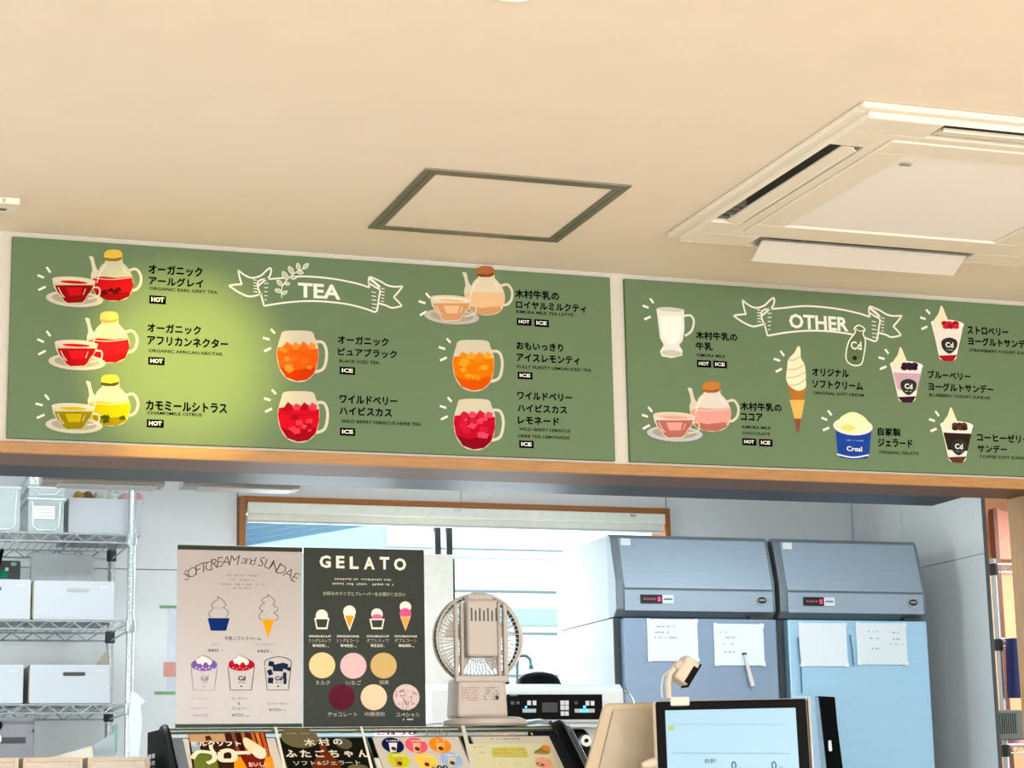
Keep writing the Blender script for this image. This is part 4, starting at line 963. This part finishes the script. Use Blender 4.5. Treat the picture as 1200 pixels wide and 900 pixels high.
# fridges
def fridge(x0, x1, label, dc):
    t = thing('upright_fridge', ((x0 + x1) / 2, 2.15, 0), label, 'fridge', 'steel upright fridges side by side')
    SD = mat('868e92', .4, .15, var=.01)
    obj('cabinet', bx(x0 + .002, 1.914, .12, x1 - .002, 2.46, 1.735), SD, t)

    obj('head', MB().prism([(2.46, 1.738), (2.46, 2.022), (1.951, 2.022), (1.951, 1.738)], x0 + .002, x1 - .002), SD, t)
    obj('head_frame', MB().prism([(1.95, 1.738), (1.95, 2.025), (1.93, 2.025), (1.915, 2.012), (1.872, 1.86), (1.872, 1.762), (1.90, 1.738)], x0, x1), mat('78848c', .45, .4, var=.02), t, bevel=.004)
    ww = .014; VS = mat('9dafc0', .45, .35, var=.03, scale=8, stretch=(1, 1, 12))
    obj('visor', MB().prism([(1.945, 2.022), (1.909, 2.010), (1.864, 1.835), (1.8705, 1.835), (1.914, 2.004), (1.946, 2.016)], x0 + .028, x1 - ww), VS, t, bevel=.002)
    obj('control_strip', bx(x0 + .028, 1.864, 1.757, x1 - ww, 1.871, 1.828), VS, t, bevel=.002)
    a = x0 + .085
    td = obj('thermometer_display', bx(a, 1.859, 1.782, a + .078, 1.8635, 1.812), mat('1c2026', .25, var=0), t)
    m = MB()
    for k in range(4): m.box(a + .01 + k * .012, 1.8575, 1.794, a + .018 + k * .012, 1.8585, 1.800)
    obj('display_digits', m, mat('8c3a44', .4, var=0, emit=.6), td)
    obj('indicator_lamp', bx(a + .062, 1.8575, 1.789, a + .072, 1.8585, 1.804), mat('e0305a', .4, var=0, emit=1.0), td)
    obj('maker_plate', bx(a + .080, 1.860, 1.782, a + .122, 1.8635, 1.812), mat('d9e4ea', .4), t)
    m = MB(); m.box(a + .086, 1.8588, 1.795, a + .116, 1.8598, 1.800); obj('maker_mark', m, mat('5a6a78', .5), t)
    cx_ = x1 - .058
    m = MB(); n = 20
    pr = [(cx_ + .022 * math.cos(2 * PI * i / n), 1.797 + .017 * math.sin(2 * PI * i / n)) for i in range(n)]
    obj('badge', MB().prism(pr, 1.860, 1.8635, 'y'), mat('b8c4cc', .3, .5), t)
    pr = [(cx_ + .018 * math.cos(2 * PI * i / n), 1.798 + .012 * math.sin(2 * PI * i / n)) for i in range(n)]
    obj('badge_centre', MB().prism(pr, 1.858, 1.8595, 'y'), mat('2c343a', .3), t)
    m = MB(); m.box(cx_ - .012, 1.8565, 1.796, cx_ + .012, 1.8575, 1.801); obj('badge_mark', m, mat('a8b4bc', .3), t)
    obj('sticker', bx(x0 + .034, 1.9005, 1.985, x0 + .070, 1.9035, 2.008), mat('e4ecf0', .5), t)
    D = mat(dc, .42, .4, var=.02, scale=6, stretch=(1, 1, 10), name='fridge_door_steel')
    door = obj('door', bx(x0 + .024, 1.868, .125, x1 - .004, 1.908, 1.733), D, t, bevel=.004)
    obj('gasket_shade', bx(x0 + .004, 1.9085, .12, x1 - .004, 1.9135, 1.735), mat('3c4448', .6), door)  # gasket strip coloured dark for the shadow in the door gap
    return t, door
f1, d1 = fridge(2.634, 3.232, 'left of the two upright fridges, with two whiteboards on its grey door', '8ca2bc')
f2, d2 = fridge(3.250, 3.828, 'right of the two upright fridges, steel door with painted blue reflection and black handle', 'aad6f2')  # door colour carries the bright bluish reflection on the steel
m = MB()
obj('hinge_cover', bx(3.13, 1.872, 1.7345, 3.20, 1.90, 1.745), DARK, f1); obj('hinge_cover', bx(3.735, 1.872, 1.7345, 3.80, 1.90, 1.745), DARK, f2)
yd = 1.8675
q = [PY(p, 1.85) for p in [(957, 816), (976, 817), (979, 850), (986, 905), (965, 905), (960, 850)]]
obj('door_handle', MB().prism([(p.x, p.z) for p in q], 1.832, 1.8675, 'y'), BLACK, d2, bevel=.004)
m = MB(); m.tube([PY((972, 868), 1.822), PY((973, 880), 1.822)], .007, 8); obj('handle_lock', m, CHROME, d2, smooth=True)
# boards and papers on the fridge doors
def wboard(a, b, label, ink_rows, y=yd, papers=False):
    p = PY(a, y); q = PY(b, y)
    t = thing('whiteboard', ((p.x + q.x) / 2, y, q.z), label, 'whiteboard')
    obj('panel', bx(p.x, y - .005, q.z, q.x, y - .0005, p.z), mat('e6f0f6', .3, var=.005), t)
    for cx_ in (p.x, q.x):
        for cz in (p.z, q.z):
            s1 = 1 if cx_ == p.x else -1; s2 = 1 if cz == q.z else -1
            x0, x1 = sorted((cx_ - s1 * .002, cx_ + s1 * .012)); z0, z1 = sorted((cz - s2 * .002, cz + s2 * .012))
            obj('corner_clip', bx(x0, y - .008, z0, x1, y - .0052, z1), mat('f0f4f6', .4), t)
    S = Sheet((p.x, y - .005, q.z), (1, 0, 0), (0, 0, 1), t); S.begin('handwriting')
    for (x, yy, x2) in ink_rows: S.scrib(x, yy, x2, 2.4, INK('7c98b0'), .6)
    S.end(); return t
wboard((757.5, 725.5), (818, 775), 'left whiteboard with a few handwritten lines on the left fridge door', [(767, 733, 790), (767, 740, 783), (767, 746, 793)])
wboard((835.5, 731), (895.5, 780), 'whiteboard with a white pen hanging over it, on the left fridge door', [(844, 740, 860), (848, 746, 860), (848, 754, 861), (849, 763, 862)])
wboard((1002, 730), (1063, 779), 'whiteboard with rows of notes on the right fridge door', [(1017, 739, 1030), (1042, 740, 1056), (1017, 747, 1034), (1043, 748, 1058), (1043, 754, 1058), (1020, 759, 1030)])
wboard((935, 730), (993, 781), 'blank whiteboard with hooks on the left part of the right fridge door', [])
p = PY((872, 766), yd - .012); q = PY((882, 804), yd - .012)
t = thing('marker_pen', tuple(q), 'white marker pen hanging over the whiteboard on the left fridge', 'pen')
obj('barrel', MB().tube([p + (q - p) * .3, q], [.0065, .0085], 10), WHITE, t, smooth=True); obj('tip', MB().tube([p, p + (q - p) * .29], [.003, .005], 8), mat('d8dce0', .4), t)
obj('clip', bx(p.x - .006, p.y - .003, p.z - .004, p.x + .008, p.y + .004, p.z + .003), DARK, t)
for i, (a, b, lab) in enumerate([((935, 747), (940, 812), 'dark cord hanging on the far left of the right fridge door'), ((996, 744), (1000, 780), 'short dark hook between the two boards on the right fridge')]):
    p = PY(a, yd - .006); q = PY(b, yd - .006)
    tag(obj('hanging_cord', MB().tube([p, (p + q) / 2 + Vector((.003, 0, 0)), q], .0025, 6), mat('3c6c90', .4), smooth=True), lab, 'cord')

# steel wire rack on the left
rx0, rx1, ry0, ry1 = -.25, 1.027, 2.10, 2.55
t = thing('wire_rack', (.4, 2.32, 0), 'chrome wire rack full of bins in the left corner of the kitchen', 'rack')
CW = mat('c4cccf', .25, .75, var=0, name='chrome_wire')
for x in (rx0, rx1):
    for y in (ry0, ry1):
        m = MB(); m.tube([(x, y, 0), (x, y, 2.25 if y == ry0 else 2.22)], .0125, 12)
        for k in range(40):
            z = 1.2 + k * .0265
            if z < 2.2: m.lathe([(.0128, z), (.0133, z + .001), (.0133, z + .003), (.0128, z + .004)], (x, y, 0), 12)
        obj('post', m, CW, t, smooth=True)
LV = [PY((100, 625), ry0).z - .002, PY((100, 728), ry0).z, PY((100, 826), ry0).z, 1.05]
for z in LV:
    m = MB()
    for y in (ry0, ry1):
        m.tube([(rx0, y, z), (rx1, y, z)], .0032, 6); m.tube([(rx0, y, z - .026), (rx1, y, z - .026)], .0032, 6)
        k = 0; x = rx0 + .01; pts = []
        while x < rx1 - .01: pts.append((x, y, z - (.026 if k % 2 else 0))); x += .036; k += 1
        m.tube(pts, .0027, 5)
    for x in (rx0, rx1): m.tube([(x, ry0, z), (x, ry1, z)], .0032, 6); m.tube([(x, ry0, z - .026), (x, ry1, z - .026)], .0032, 6)
    x = rx0 + .02
    while x < rx1: m.tube([(x, ry0, z + .0035), (x, ry1, z + .0035)], .0016, 4); x += .026
    for x in (.1, .5, .85): m.tube([(x, ry0, z - .004), (x, ry1, z - .004)], .0035, 6)
    obj('wire_shelf', m, CW, t)
    for x in (rx0, rx1):
        for y in (ry0, ry1): obj('clip', MB().lathe([(.0155, z - .034), (.0175, z - .03), (.0165, z + .006)], (x, y, 0), 12), mat('aab4b6', .3, .5) if y == ry0 else DARK, t, smooth=True)
LZ = [z + .0056 for z in LV]
WB = mat('b0b4ba', .5, var=.005, name='white_bin_plastic')
def bin_(xa, xb, z0, z1, label, slot, group='white storage bins on the wire rack', y0=2.118, y1=2.44):
    t = thing('storage_bin', ((xa + xb) / 2, (y0 + y1) / 2, z0), label, 'bin', group)
    w_ = .003; m = MB(); m.box(xa, y0, z0, xb, y0 + w_, z1); m.box(xa, y1 - w_, z0, xb, y1, z1); m.box(xa, y0 + w_, z0, xa + w_, y1 - w_, z1); m.box(xb - w_, y0 + w_, z0, xb, y1 - w_, z1); m.box(xa + w_, y0 + w_, z0, xb - w_, y1 - w_, z0 + w_)
    obj('tub', m, WB, t, bevel=.001)
    if slot:
        cx_ = (xa + xb) / 2 + .012; zc = z0 + (z1 - z0) * .76
        pr = [(cx_ + sx_ * .030 + .006 * math.cos(a), zc + .006 * math.sin(a)) for sx_, a0 in ((1, -PI / 2), (-1, PI / 2)) for a in [a0 + PI * i / 6 for i in range(7)]]
        obj('handle_slot', MB().prism(pr, y0 - .0012, y0 - .0002, 'y'), mat('2f3330' if slot == 'dark' else '9a9c9a', .5), t)
        S = Sheet((xa, y0, z0), (1, 0, 0), (0, 0, 1), t); S.begin('embossed_mark'); p_ = Vector((xb - .045, y0, z0 + (z1 - z0) * .86)) - CAM
        S.lay = 1; S.film([(xb - xa - .045, (z1 - z0) * .86), (xb - xa - .018, (z1 - z0) * .86), (xb - xa - .018, (z1 - z0) * .84), (xb - xa - .045, (z1 - z0) * .84)], [(0, 3, 2, 1)], INK('d2d4d8'), 1); S.end()
    return t
ax = lambda p: PY((p, 700), 2.118).x
bin_(ax(39.5), ax(134), LZ[1], PY((100, 681), 2.118).z, 'white bin with grey handle slots, right bin on the second rack shelf', 'grey')
bin_(ax(-70), ax(36), LZ[1], PY((20, 679), 2.118).z, 'white bin cut by the left edge, on the second rack shelf', 'dark')
bin_(ax(37.5), ax(131), LZ[2], PY((100, 779), 2.118).z, 'white bin with dark handle slot, right bin on the third rack shelf', 'dark')
bin_(ax(-70), ax(30), LZ[2], PY((20, 779), 2.118).z, 'white bin cut by the left edge, on the third rack shelf', 'dark')
bin_(ax(80), ax(167), LZ[0], PY((120, 584), 2.16).z, 'plain white bin stuffed with cloths on the top rack shelf', None, y0=2.16, y1=2.50)
# olive dividers between the bins
for a, z0, z1, lab in [((38, 700), LZ[1] + .002, PY((38, 682), 2.13).z, 'second'), ((34, 800), LZ[2] + .002, PY((34, 783), 2.13).z, 'third')]:
    x = PY(a, 2.14).x
    tag(obj('folded_bag', MB().tube([(x, 2.125, z0 + .004), (x, 2.125, z1 - .004)], .0035, 8), mat('8c8a5c', .6), smooth=True), 'olive folded edge squeezed between the bins on the ' + lab + ' shelf', 'bag')
# cloths in the top bin
zt1 = PY((120, 584), 2.16).z
for i, (a, c_, lab) in enumerate([(92, 'b89a48', 'mustard'), (103, '7c5c3c', 'brown'), (115, 'd8c8b0', 'beige'), (132, 'dfe4da', 'pale green'), (146, 'e8b8b0', 'pink'), (161, 'e0a8a0', 'salmon')]):
    x = PY((a, 575), 2.25).x
    tag(obj('crumpled_cloth', MB().ball((x, 2.25, zt1 + .005), .021, .05, .028, 12, 8, .16), mat(c_, .8, var=.15, scale=60, bump=.5), smooth=True), lab + ' crumpled cloth bundle sticking out of the top shelf bin', 'cloth', 'cloth bundles in the top bin')
# clear tubs on the top shelf
def tub(xa, xb, z0, z1, y0, y1, label):
    t = thing('clear_container', ((xa + xb) / 2, (y0 + y1) / 2, z0), label, 'container', 'clear containers on the top rack shelf')
    m = MB(); w_ = .004
    m.box(xa, y0, z0, xb, y0 + w_, z1); m.box(xa, y1 - w_, z0, xb, y1, z1); m.box(xa, y0 + w_, z0, xa + w_, y1 - w_, z1); m.box(xb - w_, y0 + w_, z0, xb, y1 - w_, z1); m.box(xa + w_, y0 + w_, z0, xb - w_, y1 - w_, z0 + w_)
    obj('tub', m, clear('dbe6e6', .38, .1), t, bevel=.003)
    m = MB(); m.tube([(xa, y0, z1), (xb, y0, z1), (xb, y1, z1), (xa, y1, z1), (xa, y0, z1)], .0045, 8); obj('rim', m, clear('e8f2f2', .75, .15), t, smooth=True)
    m = MB(); m.tube([(xa + .012, y0 - .003, z1 - .01), (xa + .016, y0 - .003, z0 + .02), (xa + .03, y0 - .003, z0 + .008), (xb - .03, y0 - .003, z0 + .008), (xb - .016, y0 - .003, z0 + .02), (xb - .012, y0 - .003, z1 - .01)], .0025, 6)
    obj('moulded_rib', m, clear('f4fafa', .8, .15), t, smooth=True); return t
z = LZ[0]
zz = lambda y: PY((40, y), 2.15).z
tub(ax(-40), ax(21), z, zz(573), 2.13, 2.40, 'large rounded clear container at the far left of the top rack shelf')
t1 = tub(ax(31), ax(73), z, zz(585), 2.13, 2.40, 'clear container with a white label, lowest of the stack left of the white bin')
tub(ax(31), ax(73), zz(585) + .006, zz(572), 2.13, 2.40, 'shallow clear container stacked on the labelled one')
tub(ax(31), ax(73), zz(572) + .006, zz(556), 2.13, 2.40, 'topmost shallow clear container of the stack, just under the lintel')
obj('label', bx(ax(37), 2.124, zz(609), ax(62), 2.126, zz(594)), mat('eef0f0', .5), t1)
m = MB()
for yy in (597, 601, 605): m.box(ax(40), 2.1225, zz(yy + .8), ax(59), 2.1238, zz(yy))
obj('label_lines', m, mat('a8b0b4', .6), t1)
# tray behind the second shelf bins, dark box
xa, xb = PY((36, 660), 2.47).x, PY((110, 660), 2.47).x
tag(obj('upright_tray', MB().prism([(xa, LZ[1]), (xb, LZ[1]), (xb, PY((100, 653), 2.47).z), (xb - .012, PY((100, 650), 2.47).z), (xa + .012, PY((100, 648), 2.47).z), (xa, PY((100, 652), 2.47).z)], 2.47, 2.485, 'y'), mat('c6ced0', .4), bevel=.004), 'pale grey tray standing upright behind the second shelf bins', 'tray')
t = thing('black_tool_box', (.62, 2.48, LZ[1]), 'black box with green labels behind the left bin on the second shelf', 'box')
xa, xb = PY((-10, 660), 2.46).x, PY((24, 660), 2.46).x
obj('box', bx(xa, 2.455, LZ[1], xb, 2.53, PY((10, 657), 2.46).z), mat('3c4044', .5), t, bevel=.004)
S = Sheet((xa, 2.455, LZ[1]), (1, 0, 0), (0, 0, 1), t); S.begin('green_label'); S.rect(1, 668, 9, 677, INK('1c9c6c')); S.ell((16, 661), 3.6, 2.4, INK('8cccb0')); S.rect(6, 665, 10, 669, INK('d8ece4')); S.end()
tag(obj('black_bottle_top', MB().tube([PY((-6, 672), 2.44), PY((3, 644), 2.44)], [.012, .006], 10), BLACK, smooth=True), 'slanted black handle above the black box at the left edge', 'tool')
# grey cap and small carton behind the third shelf bins
tag(obj('grey_bag', MB().ball((PY((8, 775), 2.47).x, 2.47, LZ[2] + .075), .06, .035, .07, 14, 8, .05), mat('6c7c7a', .7), smooth=True), 'dark grey rounded bag behind the left bin on the third shelf', 'bag')
a = PY((124, 770), 2.40); tag(obj('paper_packet', MB().prism([(a.x - .02, LZ[2]), (a.x + .02, LZ[2]), (a.x + .018, a.z + .022), (a.x + .014, a.z + .03), (a.x - .018, a.z - .01)], 2.448, 2.462, 'y'), mat('cfc4b4', .6)), 'beige paper packet peeking over the right bin on the third shelf', 'packet')
# appliance and boards on the bottom shelf
t = thing('grey_appliance', (.66, 2.2, LZ[3]), 'dark grey boxy appliance on the lowest visible rack shelf', 'appliance')
xa, xb = ax(-70), ax(45); zt_ = PY((20, 840), 2.13).z
obj('body', bx(xa, 2.13, LZ[3], xb, 2.42, zt_), mat('7a7a80', .5), t, bevel=.005)
obj('slot', bx(ax(5), 2.1282, PY((20, 871), 2.13).z, ax(35), 2.1298, PY((20, 864), 2.13).z), DARK, t)
obj('latch', bx(ax(42), 2.1282, PY((20, 858), 2.13).z, ax(44.5), 2.1298, PY((20, 855), 2.13).z), DARK, t)
obj('dial', MB().lathe([(.014, 2.1225), (.016, 2.1298)], (ax(2), 0, PY((2, 850), 2.13).z), 18, 'y'), BLACK, t)
obj('dial', MB().lathe([(.018, 2.1225), (.020, 2.1298)], (ax(0), 0, PY((0, 866), 2.13).z), 18, 'y'), mat('b8c0c4', .3, .5), t)
q = [PY(p, 2.2) for p in [(58, 888), (108, 874), (112, 915), (62, 915)]]
tag(obj('cardboard_sheet', MB().prism([(p.x, p.z) for p in q], 2.2, 2.215, 'y'), mat('d8ccba', .7)), 'beige board leaning on the bottom rack shelf behind the clear bins', 'board')
q = [PY(p, 2.24) for p in [(109, 874), (134, 858), (136, 915), (112, 915)]]
tag(obj('plastic_sheet', MB().prism([(p.x, p.z) for p in q], 2.24, 2.246, 'y'), mat('b4c2c8', .35)), 'grey plastic sheet leaning beside the rack post', 'sheet')
# plastic bag hanging on the rack post
q = [PY(p, 2.075) for p in [(153, 812), (158, 811), (170, 822), (164, 828), (166, 850), (163, 880), (160, 905), (152, 905), (150, 850)]]
m = MB()
pr = [(p.x, p.z) for p in q]; m.prism(pr, 2.060, 2.080, 'y')
tag(obj('plastic_bag', m, clear('e4f0f4', .6, .25), bevel=.004), 'thin clear plastic bag hanging off the right rack post', 'bag')
q = [PY(p, 2.30) for p in [(133, 850), (138, 848), (137, 880), (130, 900), (129, 880)]]
tag(obj('green_packet', MB().prism([(p.x, p.z) for p in q], 2.30, 2.32, 'y'), mat('9cc8b4', .5)), 'pale green packet hanging between the rack posts', 'packet')
# taped paper on the back wall
a = PY((197, 710), 2.699); b = PY((300, 812), 2.699)
t = thing('wall_paper_notice', ((a.x + b.x) / 2, 2.699, b.z), 'pale notice fixed with green tape on the wall, behind the taupe menu', 'notice')
obj('sheet', bx(a.x, 2.698, b.z, b.x, 2.6998, a.z), mat('dfe8f2', .5), t)
for yy, x0 in [(711, 187), (812, 181)]:
    p = PY((x0, yy), 2.697); obj('green_tape', bx(p.x, 2.6965, p.z - .005, p.x + .12, 2.6978, p.z + .005), mat('7cb484', .6), t)
p = PY((192, 776), 2.697); q = PY((208, 793), 2.697); obj('pink_tag', bx(p.x, 2.6965, q.z, q.x, 2.6978, p.z), mat('e8a498', .6), t)

# roller blind, cream board before the window, tap
t = thing('roller_blind', (2.35, 2.67, 2.14), 'cream roller blind rolled up at the top of the kitchen window', 'blind')
obj('cassette', bx(wx0 + .026, 2.645, 2.172, wx1 - .026, 2.715, 2.211), mat('f2f2e6', .5), t, bevel=.004)
obj('fabric', bx(wx0 + .03, 2.668, 2.148, wx1 - .03, 2.672, 2.1715), mat('f0eee2', .7), t)
obj('hem_bar', bx(wx0 + .03, 2.662, 2.139, wx1 - .03, 2.678, 2.1475), mat('c4ccc8', .5), t, bevel=.002)
for px_ in (537, 742): p = PY((px_, 599), 2.64); obj('bracket', bx(p.x - .01, 2.6415, 2.196, p.x + .01, 2.6445, 2.206), CHROME, t)
a = PY((455, 652), 2.6); b = PY((530, 652), 2.6)
t = thing('cream_sliding_panel', ((a.x + b.x) / 2, 2.6, 0), 'tall cream panel standing before the window beside the gelato menu', 'panel')
obj('panel', bx(a.x, 2.59, 0, b.x, 2.61, PY((520, 650), 2.6).z), mat('f8f4e8', .6), t, bevel=.003)
obj('dark_edge', bx(b.x + .0005, 2.59, .5, b.x + .006, 2.60, PY((520, 655), 2.6).z), mat('33505c', .5), t)
t = thing('gooseneck_tap', (PY((612, 775), 2.5).x, 2.5, .9), 'grey gooseneck tap curving over the sink, right of the fan', 'tap')
tp = [PY(p, 2.5) for p in [(606, 800), (606, 780), (607, 771), (611, 768.5), (617, 769), (621, 773), (622, 780)]]
tp.insert(0, Vector((tp[0].x, 2.5, .9)))
obj('spout', MB().tube(tp, .006, 8), mat('5c8088', .3, .7), t, smooth=True)
obj('nozzle', MB().tube([tp[-1], tp[-1] - Vector((0, 0, .014))], .009, 10), mat('3c8890', .3, .4), t)
tag(obj('sink_counter', bx(1.55, 2.25, 0, 2.60, 2.585, .899), STEEL), 'steel sink counter under the kitchen window', 'counter')

# right side room: rack post, shelf, hanging things
t = thing('side_room_rack', (4.5, 2.3, 0), 'chrome wire rack in the side room past the right kitchen wall', 'rack')
pA = PY((1164, 660), 2.3)
sx0 = pA.x; zs = [PY((1170, 661), 2.3).z, PY((1172, 749), 2.3).z, PY((1175, 873), 2.3).z]
m = MB(); m.tube([(sx0, 2.3, 0), (sx0, 2.3, zs[0] + .02)], .0125, 12); obj('post', m, CW, t, smooth=True)
m = MB(); m.tube([(sx0 + .9, 2.3, 0), (sx0 + .9, 2.3, zs[0] + .02)], .0125, 12); obj('post', m, CW, t, smooth=True)
for z in zs:
    m = MB(); m.tube([(sx0, 2.3, z), (sx0 + .9, 2.3, z)], .0035, 6); m.tube([(sx0, 2.3, z - .03), (sx0 + .9, 2.3, z - .03)], .0035, 6)
    m.tube([(sx0 + .01 + k * .03, 2.3, z - (.03 if k % 2 else 0)) for k in range(29)], .003, 5)
    for k in range(30): m.tube([(sx0 + .03 + k * .03, 2.3, z + .003), (sx0 + .03 + k * .03, 2.7, z + .003)], .0016, 4)
    obj('wire_shelf', m, CW, t)
    obj('clip', MB().lathe([(.016, z - .045), (.018, z - .03), (.017, z - .0)], (sx0, 2.3, 0), 12), DARK, t, smooth=True)
p = PY((1187, 748), 2.26); q = PY((1200, 818), 2.26)
m = MB(); n = 14
vs = []; x0, x1 = PY((1180, 780), 2.25).x, PY((1215, 780), 2.25).x
for j in range(2):
    for i in range(n):
        u = i / (n - 1); xx = x0 + (x1 - x0) * u; vs.append((xx + (.008 if j == 0 else 0), 2.262 + .008 * math.sin(u * 17), p.z if j == 0 else q.z))
for j in range(2):
    for i in range(n):
        v = vs[j * n + i]; vs.append((v[0], v[1] - .004, v[2]))
fs = [(i, i + 1, n + i + 1, n + i) for i in range(n - 1)] + [(2 * n + i, 3 * n + i, 3 * n + i + 1, 2 * n + i + 1) for i in range(n - 1)]
m.add(vs, fs); tag(obj('navy_apron', m, mat('272c66', .8, var=.1)), 'navy blue cloth hanging from the side room rack', 'cloth')
t = thing('louvred_unit', (4.5, 2.24, PY((1180, 866), 2.24).z), 'grey louvred unit in the side room beside the wooden post', 'unit')
a = PY((1165, 832), 2.2); b = PY((1230, 866), 2.2)
obj('case', bx(a.x, 2.2, b.z, b.x, 2.285, a.z), mat('737a74', .5), t, bevel=.003)
obj('grille_recess', bx(a.x + .006, 2.1985, b.z + .022, a.x + .095, 2.1998, a.z - .012), mat('1c2220', .5), t)
for k in range(9): obj('slat', bx(a.x + .011 + k * .0095, 2.193, b.z + .024, a.x + .0135 + k * .0095, 2.1982, a.z - .014), mat('8a928c', .5), t)
for i, (c0, c_, w_, lab) in enumerate([((1176, 893), 'd8603c', .02, 'orange'), ((1190, 890), 'e4a8b4', .03, 'pink')]):
    p = PY(c0, 2.4); t = thing('jar', (p.x, 2.4, zs[2] - .25), lab + ' capped bottle on the lower side room rack shelf', 'bottle', 'bottles on the side room rack')
    z0 = zs[2] + .006; t.location.z = z0; ORG[t.name] = Vector((p.x, 2.4, z0))
    obj('bottle', MB().lathe([(w_, z0), (w_, z0 + .04), (w_ * .6, z0 + .055)], (p.x, 2.4, 0), 14), mat(c_, .4), t, smooth=True); obj('cap', MB().lathe([(w_ * .55, z0 + .0555), (w_ * .55, z0 + .07)], (p.x, 2.4, 0), 12), WHITE, t, smooth=True)
# salmon locker and pelmet on the side room wall
a = PY((1166, 597), 3.0); b = PY((1240, 657), 3.0)
tag(obj('salmon_curtain', MB().prism([(a.x, b.z), (b.x, b.z)] + [(b.x - (b.x - a.x) * i / 12, a.z + .012 * math.sin(i * 1.1)) for i in range(13)], 2.99, 3.02, 'y'), mat('dc9c88', .8)), 'salmon pink cloth panel high in the side room', 'curtain')
tag(obj('door_stile', bx(PY((1161, 600), 2.95).x, 2.93, 0, PY((1165.5, 600), 2.95).x, 2.97, PY((1163, 597), 2.95).z), mat('6c3c2c', .5)), 'thin brown stile beside the salmon panel in the side room', 'stile')

# ================================================================== OUTSIDE THE KITCHEN WINDOW
t = thing('neighbour_house', (4, 6.5, 0), 'white neighbouring house with horizontal siding seen through the window', 'building')
PW = mat('f2f5f6', .8)
obj('wall', bx(1.5, 6.6, 0, 7.5, 6.8, 3.4), mat('98a8ac', .8), t)
for k in range(9): obj('siding_board', bx(3.15, 6.57 + .004 * (k % 2), .9 + k * .24, 7.5, 6.5985, 1.122 + k * .24), PW, t)
a = PY((595, 712), 6.5); b = PY((652, 732), 6.5)
wf = obj('window_band', bx(a.x - .3, 6.54, b.z, b.x + .4, 6.568, a.z), mat('9cc4d2', .5), t)
obj('roof_beam', bx(2.2, 6.0, PY((600, 654), 6).z, 6.5, 6.08, PY((600, 646), 6).z), mat('d8dcde', .6), t)
t = thing('carport_roof', (2.5, 5, 2.9), 'pale blue translucent carport roof outside the window', 'roof')
obj('sheet', MB().prism([(1.3, 2.30), (2.9, 2.60), (2.9, 2.61), (1.3, 2.31)], 3.4, 5.6, 'y'), mat('8cc8e0', .5), t)
for k in range(8): obj('rafter', MB().prism([(1.3, 2.26), (2.9, 2.56), (2.9, 2.598), (1.3, 2.298)], 3.42 + k * .28, 3.45 + k * .28, 'y'), mat('5c9cbc', .5), t)
for x in (1.3, 2.8): obj('post', bx(x, 5.3, 0, x + .05, 5.35, 2.28), mat('8cb0c0', .5), t)
tag(struct('yard_ground', bx(-4, 2.83, -.1, 12, 12, -.02), mat('b8b4ac', .8)), 'pale concrete yard', 'ground')
for o in bpy.data.objects:   # joined small print
    if o.name.split('.')[0] in ('handwriting', 'printed_caption'): o['kind'] = 'stuff'
